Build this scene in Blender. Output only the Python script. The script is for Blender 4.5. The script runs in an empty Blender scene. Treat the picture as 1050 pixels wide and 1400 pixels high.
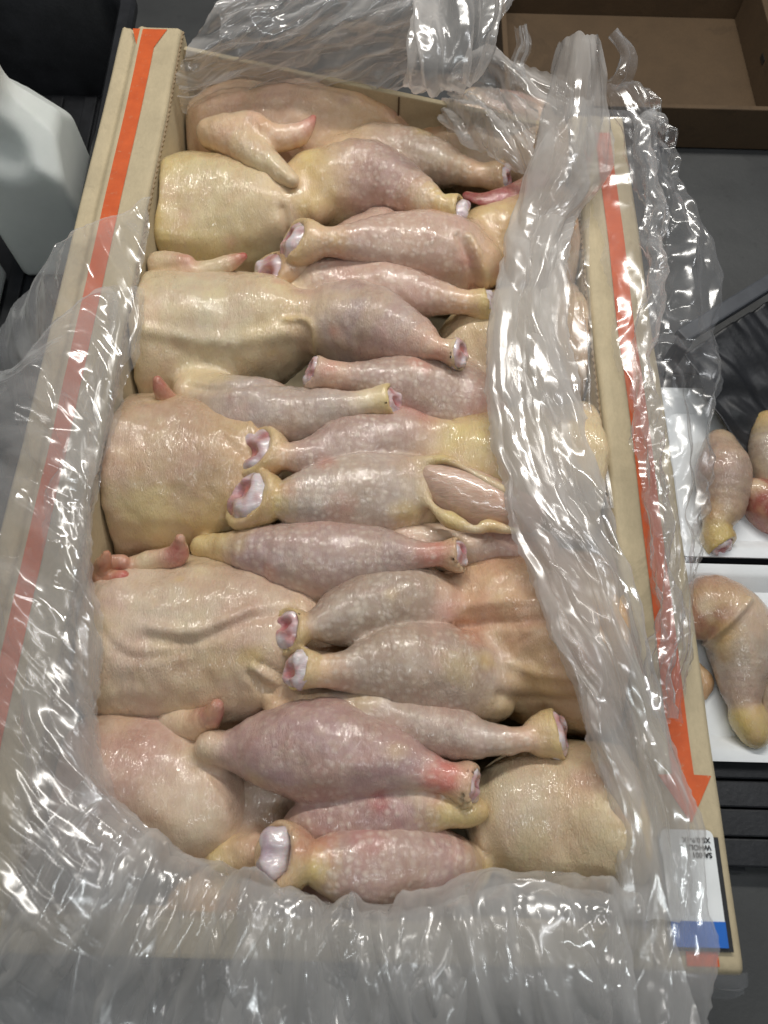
import bpy, bmesh, math, random
import numpy as np
from mathutils import Vector, Matrix
S = bpy.context.scene
COL = S.collection
RAD = math.radians

# ------------------------------------------------------------------ camera
F = 1011.0                      # focal length in photo pixels (1050 x 1400)
PITCH, ROLL = RAD(23), RAD(1.5)
RIM = 0.18                      # height of the box rim above the floor
CAM = np.array([0, 0, RIM + 0.5])
_f = np.array([0, math.sin(PITCH), -math.cos(PITCH)])
_u0 = np.array([0, math.cos(PITCH), math.sin(PITCH)]); _r0 = np.array([1.0, 0, 0])
_r = math.cos(ROLL) * _r0 + math.sin(ROLL) * _u0
_u = -math.sin(ROLL) * _r0 + math.cos(ROLL) * _u0
cd = bpy.data.cameras.new("camera"); cam = bpy.data.objects.new("camera", cd); COL.objects.link(cam)
cd.sensor_fit = 'VERTICAL'; cd.sensor_height = 36; cd.lens = 36 * F / 1400
cd.clip_start = 0.01; cd.clip_end = 50
m = Matrix.Identity(4)
for i in range(3):
    m[i][0], m[i][1], m[i][2], m[i][3] = _r[i], _u[i], -_f[i], CAM[i]
cam.matrix_world = m
cd.dof.use_dof = True; cd.dof.focus_distance = 0.60; cd.dof.aperture_fstop = 9
S.camera = cam

# ------------------------------------------------------------------ light
W = bpy.data.worlds.new("World"); S.world = W; W.use_nodes = True
W.node_tree.nodes["Background"].inputs[0].default_value = (0.80, 0.90, 1.0, 1)
W.node_tree.nodes["Background"].inputs[1].default_value = 0.055
def lamp(name, loc, target, sx, sy, power, col, spread=180):
    d = bpy.data.lights.new(name, 'AREA'); d.shape = 'RECTANGLE'; d.size = sx; d.size_y = sy
    d.energy = power; d.color = col; d.spread = RAD(spread)
    o = bpy.data.objects.new(name, d); COL.objects.link(o); o.location = loc
    o.rotation_euler = (Vector(target) - Vector(loc)).to_track_quat('-Z', 'Y').to_euler()
    return o
lamp("tube_lamp", (0.10, 0.98, 1.22), (0, 0.28, 0.15), 1.0, 0.03, 12.5, (1.0, 0.965, 0.905))
lamp("tube_lamp", (0.05, -0.40, 1.45), (0, 0.22, 0.1), 0.9, 0.03, 3.4, (0.92, 0.98, 1.0))
lamp("tube_lamp", (-0.62, 0.22, 1.35), (0, 0.25, 0.1), 0.03, 0.8, 1.7, (1.0, 0.97, 0.93))
lamp("tube_lamp", (0.72, 0.40, 1.35), (0, 0.25, 0.1), 0.03, 0.8, 3.0, (0.97, 0.98, 1.0))
S.view_settings.view_transform = 'Standard'; S.view_settings.look = 'None'
S.view_settings.exposure = 0.0
S.cycles.use_denoising = True
S.cycles.max_bounces = 9; S.cycles.diffuse_bounces = 3; S.cycles.glossy_bounces = 3; S.cycles.transparent_max_bounces = 20
S.cycles.use_adaptive_sampling = True; S.cycles.adaptive_threshold = 0.02
S.cycles.caustics_reflective = False; S.cycles.caustics_refractive = False
S.cycles.sample_clamp_indirect = 4

# ------------------------------------------------------------------ helpers
def at(px, py, z):
    d = _f * F + _r * (px - 525) - _u * (py - 700)
    return CAM + d * ((z - CAM[2]) / d[2])
def mpp(p):                     # metres per photo pixel at a point
    return float((p - CAM) @ _f) / F
def link(o, parent=None):
    COL.objects.link(o)
    if parent is not None: o.parent = parent
    return o
def empty(name, loc=(0, 0, 0), rz=0):
    o = bpy.data.objects.new(name, None); o.empty_display_size = .02
    o.location = loc; o.rotation_euler = (0, 0, rz); return link(o)
def tag(o, label=None, cat=None, group=None, kind=None):
    if label: o["label"] = label
    if cat: o["category"] = cat
    if group: o["group"] = group
    if kind: o["kind"] = kind
    return o
def mesh_obj(name, v, faces, mat=None, parent=None, smooth=True, uv=None):
    me = bpy.data.meshes.new(name)
    v = np.asarray(v, dtype=np.float32)
    if isinstance(faces, np.ndarray):
        n, k = faces.shape
        me.vertices.add(len(v)); me.vertices.foreach_set("co", v.ravel())
        me.loops.add(n * k); me.loops.foreach_set("vertex_index", faces.astype(np.int32).ravel())
        me.polygons.add(n); me.polygons.foreach_set("loop_start", np.arange(0, n * k, k, dtype=np.int32))
        me.update(calc_edges=True)
    else:
        me.from_pydata([tuple(map(float, p)) for p in v], [], faces); me.update()
    if smooth: me.polygons.foreach_set("use_smooth", np.ones(len(me.polygons), dtype=bool))
    o = bpy.data.objects.new(name, me)
    if mat: me.materials.append(mat)
    if parent is not None:      # vertices are given in world space; parent empties carry an offset
        inv = (parent_world(parent)).inverted(); me.transform(inv)
    return link(o, parent)
def parent_world(o):
    M = Matrix.LocRotScale(o.location, o.rotation_euler, o.scale)
    return parent_world(o.parent) @ M if o.parent else M
def bm_obj(name, bm, mat, parent=None, smooth=False):
    me = bpy.data.meshes.new(name); bm.to_mesh(me); bm.free()
    if smooth: me.polygons.foreach_set("use_smooth", np.ones(len(me.polygons), dtype=bool))
    me.materials.append(mat)
    if parent is not None: me.transform(parent_world(parent).inverted())
    return link(bpy.data.objects.new(name, me), parent)
def box_bm(bm, c, s, bevel=0.0, rz=0, seg=2):
    g = bmesh.ops.create_cube(bm, size=1)
    M = Matrix.Translation(c) @ Matrix.Rotation(rz, 4, 'Z') @ Matrix.Diagonal((*s, 1))
    bmesh.ops.transform(bm, matrix=M, verts=g['verts'])
    if bevel > 0:
        es = list({e for v in g['verts'] for e in v.link_edges})
        bmesh.ops.bevel(bm, geom=es, offset=bevel, segments=seg, affect='EDGES', profile=.5)

# gradient noise, vectorised
def _h(i, j, k, s):
    n = (i * 374761393 + j * 668265263 + k * 1274126177 + s * 974634077) & 0x7fffffff
    n = ((n ^ (n >> 13)) * 1274126177) & 0x7fffffff
    return n ^ (n >> 16)
def noise3(x, y, z, seed=0):
    x, y, z = np.broadcast_arrays(np.asarray(x, float), np.asarray(y, float), np.asarray(z, float))
    xi, yi, zi = np.floor(x).astype(np.int64), np.floor(y).astype(np.int64), np.floor(z).astype(np.int64)
    fx, fy, fz = x - xi, y - yi, z - zi
    u, v, w = [t * t * t * (t * (t * 6 - 15) + 10) for t in (fx, fy, fz)]
    out = 0
    for a in (0, 1):
        for b in (0, 1):
            for c in (0, 1):
                h = _h(xi + a, yi + b, zi + c, seed)
                gx = ((h & 255) / 127.5 - 1); gy = (((h >> 8) & 255) / 127.5 - 1); gz = (((h >> 16) & 255) / 127.5 - 1)
                d = gx * (fx - a) + gy * (fy - b) + gz * (fz - c)
                out = out + d * (u if a else 1 - u) * (v if b else 1 - v) * (w if c else 1 - w)
    return out * 1.3

# ------------------------------------------------------------------ materials
class NT:
    def __init__(s, name):
        s.m = bpy.data.materials.new(name); s.m.use_nodes = True
        s.t = s.m.node_tree; s.t.nodes.clear(); s.out = s.n('OutputMaterial')
    def n(s, typ, props=None, **ins):
        nd = s.t.nodes.new('ShaderNode' + typ)
        for k, v in (props or {}).items(): setattr(nd, k, v)
        for k, v in ins.items():
            key = int(k[1:]) if k[0] == '_' and k[1:].isdigit() else k.replace('_', ' ')
            s.set(nd.inputs[key], v)
        return nd
    def set(s, sock, v):
        if isinstance(v, bpy.types.NodeSocket): s.t.links.new(v, sock)
        elif isinstance(v, bpy.types.Node): s.t.links.new(v.outputs[0], sock)
        else: sock.default_value = v
    def math(s, op, a, b=0.0, c=0.0, clamp=False):
        return s.n('Math', dict(operation=op, use_clamp=clamp), _0=a, _1=b, _2=c).outputs[0]
    def ramp(s, x, stops, interp='LINEAR'):
        r = s.n('ValToRGB', _0=x); r.color_ramp.interpolation = interp
        e = r.color_ramp.elements
        while len(e) < len(stops): e.new(.5)
        for q, (p, c) in zip(e, stops):
            q.position = p; q.color = (c, c, c, 1) if isinstance(c, (int, float)) else (*c, 1)
        return r.outputs[0]
    def mix(s, fac, a, b, blend='MIX'):
        n = s.n('Mix', dict(data_type='RGBA', blend_type=blend))
        s.set(n.inputs[0], fac); s.set(n.inputs[6], a if not isinstance(a, tuple) else (*a, 1)); s.set(n.inputs[7], b if not isinstance(b, tuple) else (*b, 1))
        return n.outputs[2]
    def coord(s): return s.n('TexCoord').outputs['Object']
    def noise(s, scale, detail=3, rough=.5, vec=None, dist=0.0):
        n = s.n('TexNoise', Scale=scale, Detail=detail, Roughness=rough, Distortion=dist)
        s.set(n.inputs['Vector'], vec if vec is not None else s.coord()); return n.outputs[0]
    def surf(s, sh): s.set(s.out.inputs['Surface'], sh); return s.m

def mat_plain(name, col, rough=.5, var=.12, scale=30, bump=.1, bscale=300, spec=.5, metal=0):
    t = NT(name)
    n = t.noise(scale, 5); c2 = tuple(x * (1 - var * 1.6) for x in col); c3 = tuple(min(1, x * (1 + var)) for x in col)
    c = t.ramp(n, [(.3, c2), (.7, c3)])
    b = t.n('Bump', Strength=bump, Distance=.001, Height=t.noise(bscale, 4))
    p = t.n('BsdfPrincipled', Base_Color=c, Roughness=rough, Normal=b, Metallic=metal)
    p.inputs['Specular IOR Level'].default_value = spec
    return t.surf(p)

def mat_skin():
    t = NT('chicken_skin'); co = t.coord()
    col = t.n('Attribute', dict(attribute_name='col')).outputs['Color']
    fol = t.n('Attribute', dict(attribute_name='fol')).outputs['Fac']
    wet = t.n('Attribute', dict(attribute_name='wet')).outputs['Fac']
    # pigment: cream / mauve blotches, thin veins
    n1 = t.noise(38, 4, .6, co, .6); n2 = t.noise(130, 4, .6, co, .4)
    c = t.mix(t.ramp(n1, [(.38, 0.0), (.66, .42)]), col, (0.74, 0.56, 0.48), 'MULTIPLY')
    c = t.mix(t.ramp(n2, [(.45, 0.0), (.72, .20)]), c, (0.76, 0.66, 0.46), 'MIX')
    c = t.mix(t.math('MULTIPLY', t.ramp(t.noise(17, 3, .55, co, .8), [(.46, 0.0), (.68, .45)]), t.math('SUBTRACT', 1.0, t.math('MULTIPLY', fol, .85))), c, (0.74, 0.58, 0.30))
    c = t.mix(t.ramp(t.noise(23, 4, .6, co, .5), [(.50, 0.0), (.74, .34)]), c, (0.66, 0.38, 0.31))
    n3 = t.noise(60, 2, .5, co, 2.5)
    vein = t.ramp(t.math('ABSOLUTE', t.math('SUBTRACT', n3, .5)), [(0.0, .30), (.012, 0.0)])
    c = t.mix(vein, c, (0.50, 0.30, 0.30))
    # feather follicles: pale raised dots in rows
    wv = t.n('VectorMath', dict(operation='ADD'))
    wn = t.n('TexNoise', Scale=70.0, Detail=1.0); t.set(wn.inputs['Vector'], co)
    sc = t.n('VectorMath', dict(operation='SCALE')); t.set(sc.inputs[0], wn.outputs['Color']); sc.inputs['Scale'].default_value = .006
    t.set(wv.inputs[0], co); t.set(wv.inputs[1], sc.outputs[0])
    vor = t.n('TexVoronoi', Scale=176.0, Randomness=.62); t.set(vor.inputs['Vector'], wv.outputs[0])
    dot = t.ramp(vor.outputs['Distance'], [(.05, 1.0), (.50, 0.0)])
    patch = t.ramp(t.noise(55, 2, .5, co), [(.32, .20), (.56, 1.0)])
    dotm = t.math('MULTIPLY', t.math('MULTIPLY', dot, fol), patch)
    c = t.mix(t.math('MULTIPLY', t.math('MULTIPLY', dotm, fol), .48), c, (0.80, 0.71, 0.60))
    # relief: follicles, fine wrinkles across, pores
    mp = t.n('Mapping', dict(vector_type='POINT')); t.set(mp.inputs[0], co); mp.inputs['Scale'].default_value = (2.3, .55, 1.0)
    mp.inputs['Rotation'].default_value = (0, 0, .25)
    wr = t.noise(330, 5, .62, mp.outputs[0], 1.2)
    wr2 = t.math('ABSOLUTE', t.math('SUBTRACT', t.noise(105, 3, .55, mp.outputs[0], 2.2), .5))
    fold = t.ramp(t.noise(24, 2, .5, co), [(.42, 0.0), (.62, 1.0)])
    hgt = t.math('ADD', t.math('MULTIPLY', dotm, .24), t.math('MULTIPLY', wr, t.math('SUBTRACT', .75, t.math('MULTIPLY', fol, .4))))
    hgt = t.math('ADD', hgt, t.math('MULTIPLY', t.math('MULTIPLY', t.math('MINIMUM', wr2, .10), 1.5), fold))
    pit = t.math('MULTIPLY', t.ramp(vor.outputs['Distance'], [(.0, 0.0), (.22, 1.0)]), t.math('MULTIPLY', fol, t.math('SUBTRACT', 1.0, patch)))
    hgt = t.math('ADD', hgt, t.math('MULTIPLY', pit, .3))
    b = t.n('Bump', Strength=.80, Distance=.0016, Height=hgt)
    fine = t.noise(760, 3, .6, co)
    b2 = t.n('Bump', Strength=.40, Distance=.0003, Height=fine, Normal=b)
    rgh = t.ramp(t.noise(45, 4, .6, co), [(.35, .24), (.7, .42)])
    p = t.n('BsdfPrincipled', Base_Color=c, Roughness=rgh, Normal=b2)
    p.inputs['Specular IOR Level'].default_value = .45
    p.inputs['Subsurface Weight'].default_value = .12
    p.inputs['Subsurface Radius'].default_value = (1.0, .45, .28); p.inputs['Subsurface Scale'].default_value = .0035
    t.set(p.inputs['Coat Weight'], t.math('MULTIPLY', t.ramp(t.noise(28, 3, .5, co), [(.3, .6), (.55, 1.0)]), wet))
    p.inputs['Coat Roughness'].default_value = .06; p.inputs['Coat IOR'].default_value = 1.5
    hc = t.math('ADD', t.math('MULTIPLY', dotm, .28), t.math('MULTIPLY', t.noise(210, 3, .55, mp.outputs[0], .8), 1.1))
    hc = t.math('ADD', hc, t.math('MULTIPLY', t.math('MULTIPLY', t.math('MINIMUM', wr2, .10), 1.6), fold))
    b3 = t.n('Bump', Strength=.75, Distance=.0011, Height=hc)
    t.set(p.inputs['Coat Normal'], b3.outputs[0])
    return t.surf(p)

def mat_meat(name, a, bcol, rough=.22):
    t = NT(name); co = t.coord()
    mp = t.n('Mapping'); t.set(mp.inputs[0], co); mp.inputs['Scale'].default_value = (.5, 1.6, 1)
    c = t.ramp(t.noise(95, 4, .6, mp.outputs[0], .6), [(.3, a), (.7, bcol)])
    att = t.n('Attribute', dict(attribute_name='col')).outputs['Color']
    c = t.mix(1.0, c, att, 'MULTIPLY')
    b = t.n('Bump', Strength=.4, Distance=.0015, Height=t.noise(240, 4, .6, mp.outputs[0], .8))
    p = t.n('BsdfPrincipled', Base_Color=c, Roughness=rough, Normal=b)
    p.inputs['Subsurface Weight'].default_value = .25; p.inputs['Subsurface Scale'].default_value = .004
    p.inputs['Coat Weight'].default_value = .8; p.inputs['Coat Roughness'].default_value = .08
    return t.surf(p)

def mat_film(name, milk, tint=(.93, .95, 1.0), fine=1.0, gloss=1.0):
    t = NT(name); co = t.n('UVMap').outputs[0]
    wn = t.n('TexNoise', Scale=9.0, Detail=1.0); t.set(wn.inputs['Vector'], co)
    sc = t.n('VectorMath', dict(operation='SCALE')); t.set(sc.inputs[0], wn.outputs['Color']); sc.inputs['Scale'].default_value = .02
    cw = t.n('VectorMath', dict(operation='ADD')); t.set(cw.inputs[0], co); t.set(cw.inputs[1], sc.outputs[0]); cw = cw.outputs[0]
    h = 0.0
    for sca, we, wl in ((15.0, .9, .0030), (36.0, .62, .0012), (90.0, .14, .0003)):
        v1 = t.n('TexVoronoi', dict(feature='F1', voronoi_dimensions='2D'), Scale=sca); t.set(v1.inputs['Vector'], cw)
        dl = t.n('VectorMath', dict(operation='SUBTRACT')); t.set(dl.inputs[0], cw); t.set(dl.inputs[1], v1.outputs['Position'])
        rc = t.n('VectorMath', dict(operation='SUBTRACT')); t.set(rc.inputs[0], v1.outputs['Color']); rc.inputs[1].default_value = (.5, .5, .5)
        dt = t.n('VectorMath', dict(operation='DOT_PRODUCT')); t.set(dt.inputs[0], dl.outputs[0]); t.set(dt.inputs[1], rc.outputs[0])
        ve = t.n('TexVoronoi', dict(feature='DISTANCE_TO_EDGE', voronoi_dimensions='2D'), Scale=sca); t.set(ve.inputs['Vector'], cw)
        edge = t.ramp(ve.outputs['Distance'], [(0.0, 1.0), (.07, 0.0)])
        h = t.math('ADD', h, t.math('MULTIPLY', dt.outputs['Value'], we))
        h = t.math('ADD', h, t.math('MULTIPLY', edge, wl * .35))
    amt = t.ramp(t.noise(9, 2, .5, co), [(.46, .08), (.68, 1.0)])
    b = t.n('Bump', Strength=.62 * fine, Distance=1.0, Height=t.math('MULTIPLY', h, amt))
    lw = t.n('LayerWeight', Blend=.5, Normal=b).outputs['Facing']
    # the path through the film grows at a slant: 1-(1-milk)^(1/cos)
    cosv = t.math('MAXIMUM', t.math('SUBTRACT', 1.0, lw), .12)
    var = t.ramp(t.noise(14, 3, .55, co, .5), [(.3, .62), (.7, 1.25)])
    mk = t.math('MULTIPLY', var, milk, clamp=True)
    mfac = t.math('SUBTRACT', 1.0, t.math('POWER', t.math('SUBTRACT', 1.0, mk), t.math('DIVIDE', 1.0, t.math('MAXIMUM', cosv, .3))), clamp=True)
    dif = t.n('BsdfDiffuse', Color=(*[x * .86 for x in tint], 1), Normal=b)
    trl = t.n('BsdfTranslucent', Color=(*[x * .86 for x in tint], 1), Normal=b)
    body = t.n('MixShader', _0=.42, _1=dif, _2=trl)
    tr = t.n('BsdfTransparent', Color=(.985, .985, .985, 1))
    base = t.n('MixShader', _0=mfac, _1=tr, _2=body)
    gl = t.n('BsdfGlossy', Color=(1, 1, 1, 1), Roughness=t.ramp(t.noise(12, 3, .5, co), [(.35, .08), (.65, .24)]), Normal=b)
    f5 = t.math('POWER', lw, 5.0)
    ff = t.math('ADD', .075 * gloss, t.math('MULTIPLY', f5, .55))     # both faces of the film reflect
    return t.surf(t.n('MixShader', _0=ff, _1=base, _2=gl))

def mat_card(name, col, flute=True):
    t = NT(name); co = t.coord()
    mp = t.n('Mapping'); t.set(mp.inputs[0], co); mp.inputs['Scale'].default_value = (1.0, .45, 1.0)
    fib = t.noise(420, 4, .65, mp.outputs[0]); blot = t.noise(24, 5, .65, co)
    spk = t.ramp(t.noise(900, 2, .5, co), [(.30, .75), (.40, 1.0)])
    c = t.ramp(fib, [(.3, tuple(x * .93 for x in col)), (.7, tuple(x * 1.05 for x in col))])
    c = t.mix(t.ramp(blot, [(.42, 0.0), (.75, .45)]), c, tuple(x * .62 for x in col))
    c = t.mix(1.0, c, t.mix(spk, (0.75, .72, .7), (1, 1, 1)), 'MULTIPLY')
    st = t.ramp(t.noise(7.5, 6, .72, co, .6), [(.56, 0.0), (.60, .34), (.66, .12), (.8, .3)])
    c = t.mix(st, c, tuple(x * .52 for x in col))
    b = t.n('Bump', Strength=.22, Distance=.001, Height=t.math('ADD', fib, t.math('MULTIPLY', t.noise(60, 4, .6, co), 1.5)))
    return t.surf(t.n('BsdfPrincipled', Base_Color=c, Roughness=.78, Normal=b))

M = {}
M['skin'] = mat_skin()
M['meat'] = mat_meat('raw_meat', (.50, .34, .26), (.62, .44, .34), .15)
M['bone'] = mat_meat('cartilage', (.56, .47, .49), (.78, .71, .71), .2)
M['film'] = mat_film('clear_film', .165, (.965, .97, .975))
M['film_milky'] = mat_film('milky_film', .33, (.98, .965, .945))
M['film_clear'] = mat_film('very_clear_film', .075)
M['card'] = mat_card('cardboard', (.51, .425, .275))
M['card_cut'] = mat_card('cut_cardboard', (.30, .22, .13))
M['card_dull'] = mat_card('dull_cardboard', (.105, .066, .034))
def mat_orange():
    t = NT('orange_print'); co = t.coord()
    c = t.ramp(t.noise(70, 5, .6, co), [(.3, (.54, .085, .014)), (.7, (.66, .115, .02))])
    c = t.mix(t.ramp(t.noise(160, 5, .75, co), [(.60, 0.0), (.70, .55)]), c, (.52, .36, .22))
    c = t.mix(t.ramp(t.noise(14, 5, .7, co), [(.55, 0.0), (.75, .4)]), c, (.36, .07, .02))
    return t.surf(t.n('BsdfPrincipled', Base_Color=c, Roughness=.62, Normal=t.n('Bump', Strength=.15, Distance=.001, Height=t.noise(300, 4, .6, co))))
M['orange'] = mat_orange()
M['paper'] = mat_plain('sticker_paper', (.78, .80, .80), .45, .03, 60, .03)
M['blue'] = mat_plain('blue_print', (.012, .13, .52), .45, .05, 60, .03)
M['ink'] = mat_plain('black_ink', (.015, .015, .017), .5, .05)
M['black'] = mat_plain('black_plastic', (.018, .019, .022), .42, .25, 40, .25, 200)
M['grey_rail'] = mat_plain('grey_plastic', (.07, .075, .085), .4, .15, 40, .1)
M['foam'] = mat_plain('white_foam', (.80, .83, .85), .55, .03, 40, .12, 500)
def mat_floor():
    t = NT('concrete_floor'); co = t.coord()
    c = t.ramp(t.noise(3.5, 6, .65, co), [(.3, (.046, .048, .049)), (.7, (.076, .078, .078))])
    c = t.mix(t.ramp(t.noise(55, 4, .7, co), [(.60, 0.0), (.74, .6)]), c, (.035, .035, .036))
    b = t.n('Bump', Strength=.25, Distance=.002, Height=t.noise(120, 5, .65, co))
    return t.surf(t.n('BsdfPrincipled', Base_Color=c, Roughness=t.ramp(t.noise(9, 4, .6, co), [(.3, .4), (.7, .7)]), Normal=b))
M['floor'] = mat_floor()
def mat_jug():
    t = NT('milky_jug_plastic'); co = t.coord()
    b = t.n('Bump', Strength=.12, Distance=.002, Height=t.noise(70, 4, .6, co))
    p = t.n('BsdfPrincipled', Base_Color=t.ramp(t.noise(18, 4, .6, co), [(.3, (.68, .72, .69)), (.7, (.78, .81, .78))]), Roughness=.38, Normal=b)
    p.inputs['Subsurface Weight'].default_value = .35; p.inputs['Subsurface Scale'].default_value = .02
    p.inputs['Subsurface Radius'].default_value = (.9, 1.0, .9)
    return t.surf(p)
M['jug'] = mat_jug()

# ------------------------------------------------------------------ organic surfaces: distance field + surface nets
def catmull(P, n):
    P = np.asarray(P, float)
    if len(P) < 3: 
        return np.array([P[0] + (P[-1] - P[0]) * k / n for k in range(n + 1)])
    Q = np.vstack([2 * P[0] - P[1], P, 2 * P[-1] - P[-2]]); out = []
    for i in range(1, len(Q) - 2):
        a, b, c, d = Q[i - 1:i + 3]
        for k in range(n):
            x = k / n
            out.append(.5 * (2 * b + (c - a) * x + (2 * a - 5 * b + 4 * c - d) * x * x + (3 * b - a - 3 * c + d) * x ** 3))
    out.append(P[-1]); return np.array(out)

class Chain:
    """a tapering run of round sections. pts: (px, py, radius px, height of its top, colour[, follicles])"""
    def __init__(s, pts, flat=1.0, cut=None, n=4, fol=None, k=.008):
        s.k = k; s.cut = None; s.flat = flat; s.leg = False
        rows = []
        for q in pts:
            px, py, r, zt = q[:4]; zc = zt
            for _ in range(4):
                p = at(px, py, zc); rm = r * mpp(p); zc = zt - rm * flat
            f = q[5] if len(q) > 5 else (fol if fol is not None else 0.0)
            rows.append([*p, rm, *q[4], f])
        s.raw = np.array(rows)
        D = catmull(rows, n); s.D = D
        s.a, s.b = D[:-1, :3], D[1:, :3]; s.ra, s.rb = D[:-1, 3], D[1:, 3]; s.att = D[:, 4:]
        if cut is not None:      # a flat sawn-off end, turned upward by 'cut'
            e = s.raw[-1, :3]; d = e - s.raw[-2, :3]; d /= np.linalg.norm(d)
            nrm = d + np.array(cut if isinstance(cut, tuple) else (0, 0, cut)); nrm /= np.linalg.norm(nrm)
            s.cut = (e + nrm * s.raw[-1, 3] * .12, nrm, s.raw[-1, 3])
    def ev(s, P, want=False):
        best = np.full(len(P), 1e3, np.float32)
        if want: A = np.zeros((len(P), s.att.shape[1]), np.float32)
        fl = np.array([1, 1, 1 / s.flat], np.float32)
        for i in range(len(s.a)):
            a = s.a[i] * fl; ab = (s.b[i] - s.a[i]) * fl; q = P * fl - a
            t = np.clip((q @ ab) / max(ab @ ab, 1e-12), 0, 1)
            d = np.linalg.norm(q - t[:, None] * ab, axis=1) - (s.ra[i] + (s.rb[i] - s.ra[i]) * t)
            if want:
                m_ = d < best
                A[m_] = (s.att[i] + (s.att[i + 1] - s.att[i]) * t[:, None])[m_]
            best = np.minimum(best, d)
        if s.cut is not None:
            o, n, r = s.cut; h = (P - o) @ n
            kk = .0022; x = np.clip(.5 + .5 * (h - best) / kk, 0, 1)
            best = best + (h - best) * x + kk * x * (1 - x)
            hol = np.linalg.norm((P - o) * 1.0, axis=1) - r * .78
            hol = np.maximum(hol, -(h + r * .34)); x = np.clip(.5 + .5 * (-hol - best) / .0015, 0, 1)
            best = best + (-hol - best) * x + .0015 * x * (1 - x)
        return (best, A) if want else best
    def lo(s): return np.minimum((s.D[:, :3] - s.D[:, 3:4]).min(0), 9)
    def hi(s): return (s.D[:, :3] + s.D[:, 3:4]).max(0)

def smin(a, b, k):
    h = np.clip(.5 + .5 * (b - a) / k, 0, 1); return b + (a - b) * h - k * h * (1 - h)

def nets(fun, lo, hi, vox):
    n = np.ceil((hi - lo) / vox).astype(int) + 1
    ax = [lo[i] + vox * np.arange(n[i]) for i in range(3)]
    G = np.stack(np.meshgrid(*ax, indexing='ij'), -1).reshape(-1, 3).astype(np.float32)
    V = np.concatenate([fun(G[i:i + 200000]) for i in range(0, len(G), 200000)]).reshape(n)
    ins = V < 0
    c = [V[i:n[0] - 1 + i, j:n[1] - 1 + j, k:n[2] - 1 + k] for i in (0, 1) for j in (0, 1) for k in (0, 1)]
    cnt = sum((q < 0).astype(np.int8) for q in c); act = (cnt > 0) & (cnt < 8)
    idx = np.full(act.shape, -1, np.int64); idx[act] = np.arange(act.sum())
    ia = np.argwhere(act); cv = [q[act] for q in c]
    off = np.array([(i, j, k) for i in (0, 1) for j in (0, 1) for k in (0, 1)], float)
    acc = np.zeros((len(ia), 3)); num = np.zeros(len(ia))
    for a in range(8):
        for b in range(a + 1, 8):
            if np.abs(off[a] - off[b]).sum() != 1: continue
            m_ = (cv[a] < 0) != (cv[b] < 0)
            t = cv[a][m_] / (cv[a][m_] - cv[b][m_])
            acc[m_] += off[a] + (off[b] - off[a]) * t[:, None]; num[m_] += 1
    vert = lo + (ia + acc / num[:, None]) * vox
    quads = []
    for axis in range(3):
        sl0 = [slice(None)] * 3; sl1 = [slice(None)] * 3
        sl0[axis] = slice(0, -1); sl1[axis] = slice(1, None)
        A, B = ins[tuple(sl0)], ins[tuple(sl1)]
        e = np.argwhere(A != B); u, v = (axis + 1) % 3, (axis + 2) % 3
        e = e[(e[:, u] > 0) & (e[:, v] > 0) & (e[:, u] < n[u] - 1) & (e[:, v] < n[v] - 1)]
        q = []
        for du, dv in ((-1, -1), (0, -1), (0, 0), (-1, 0)):
            k = e.copy(); k[:, u] += du; k[:, v] += dv; q.append(idx[k[:, 0], k[:, 1], k[:, 2]])
        q = np.stack(q, 1); flip = ~A[e[:, 0], e[:, 1], e[:, 2]]
        q[flip] = q[flip][:, ::-1]; quads.append(q)
    F_ = np.concatenate(quads); F_ = F_[(F_ >= 0).all(1)]
    return vert, F_

def grad(fun, P, e=.0008):
    g = np.stack([fun(P + np.eye(3)[i] * e) - fun(P - np.eye(3)[i] * e) for i in range(3)], 1)
    return g / np.maximum(np.linalg.norm(g, axis=1), 1e-9)[:, None]

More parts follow.
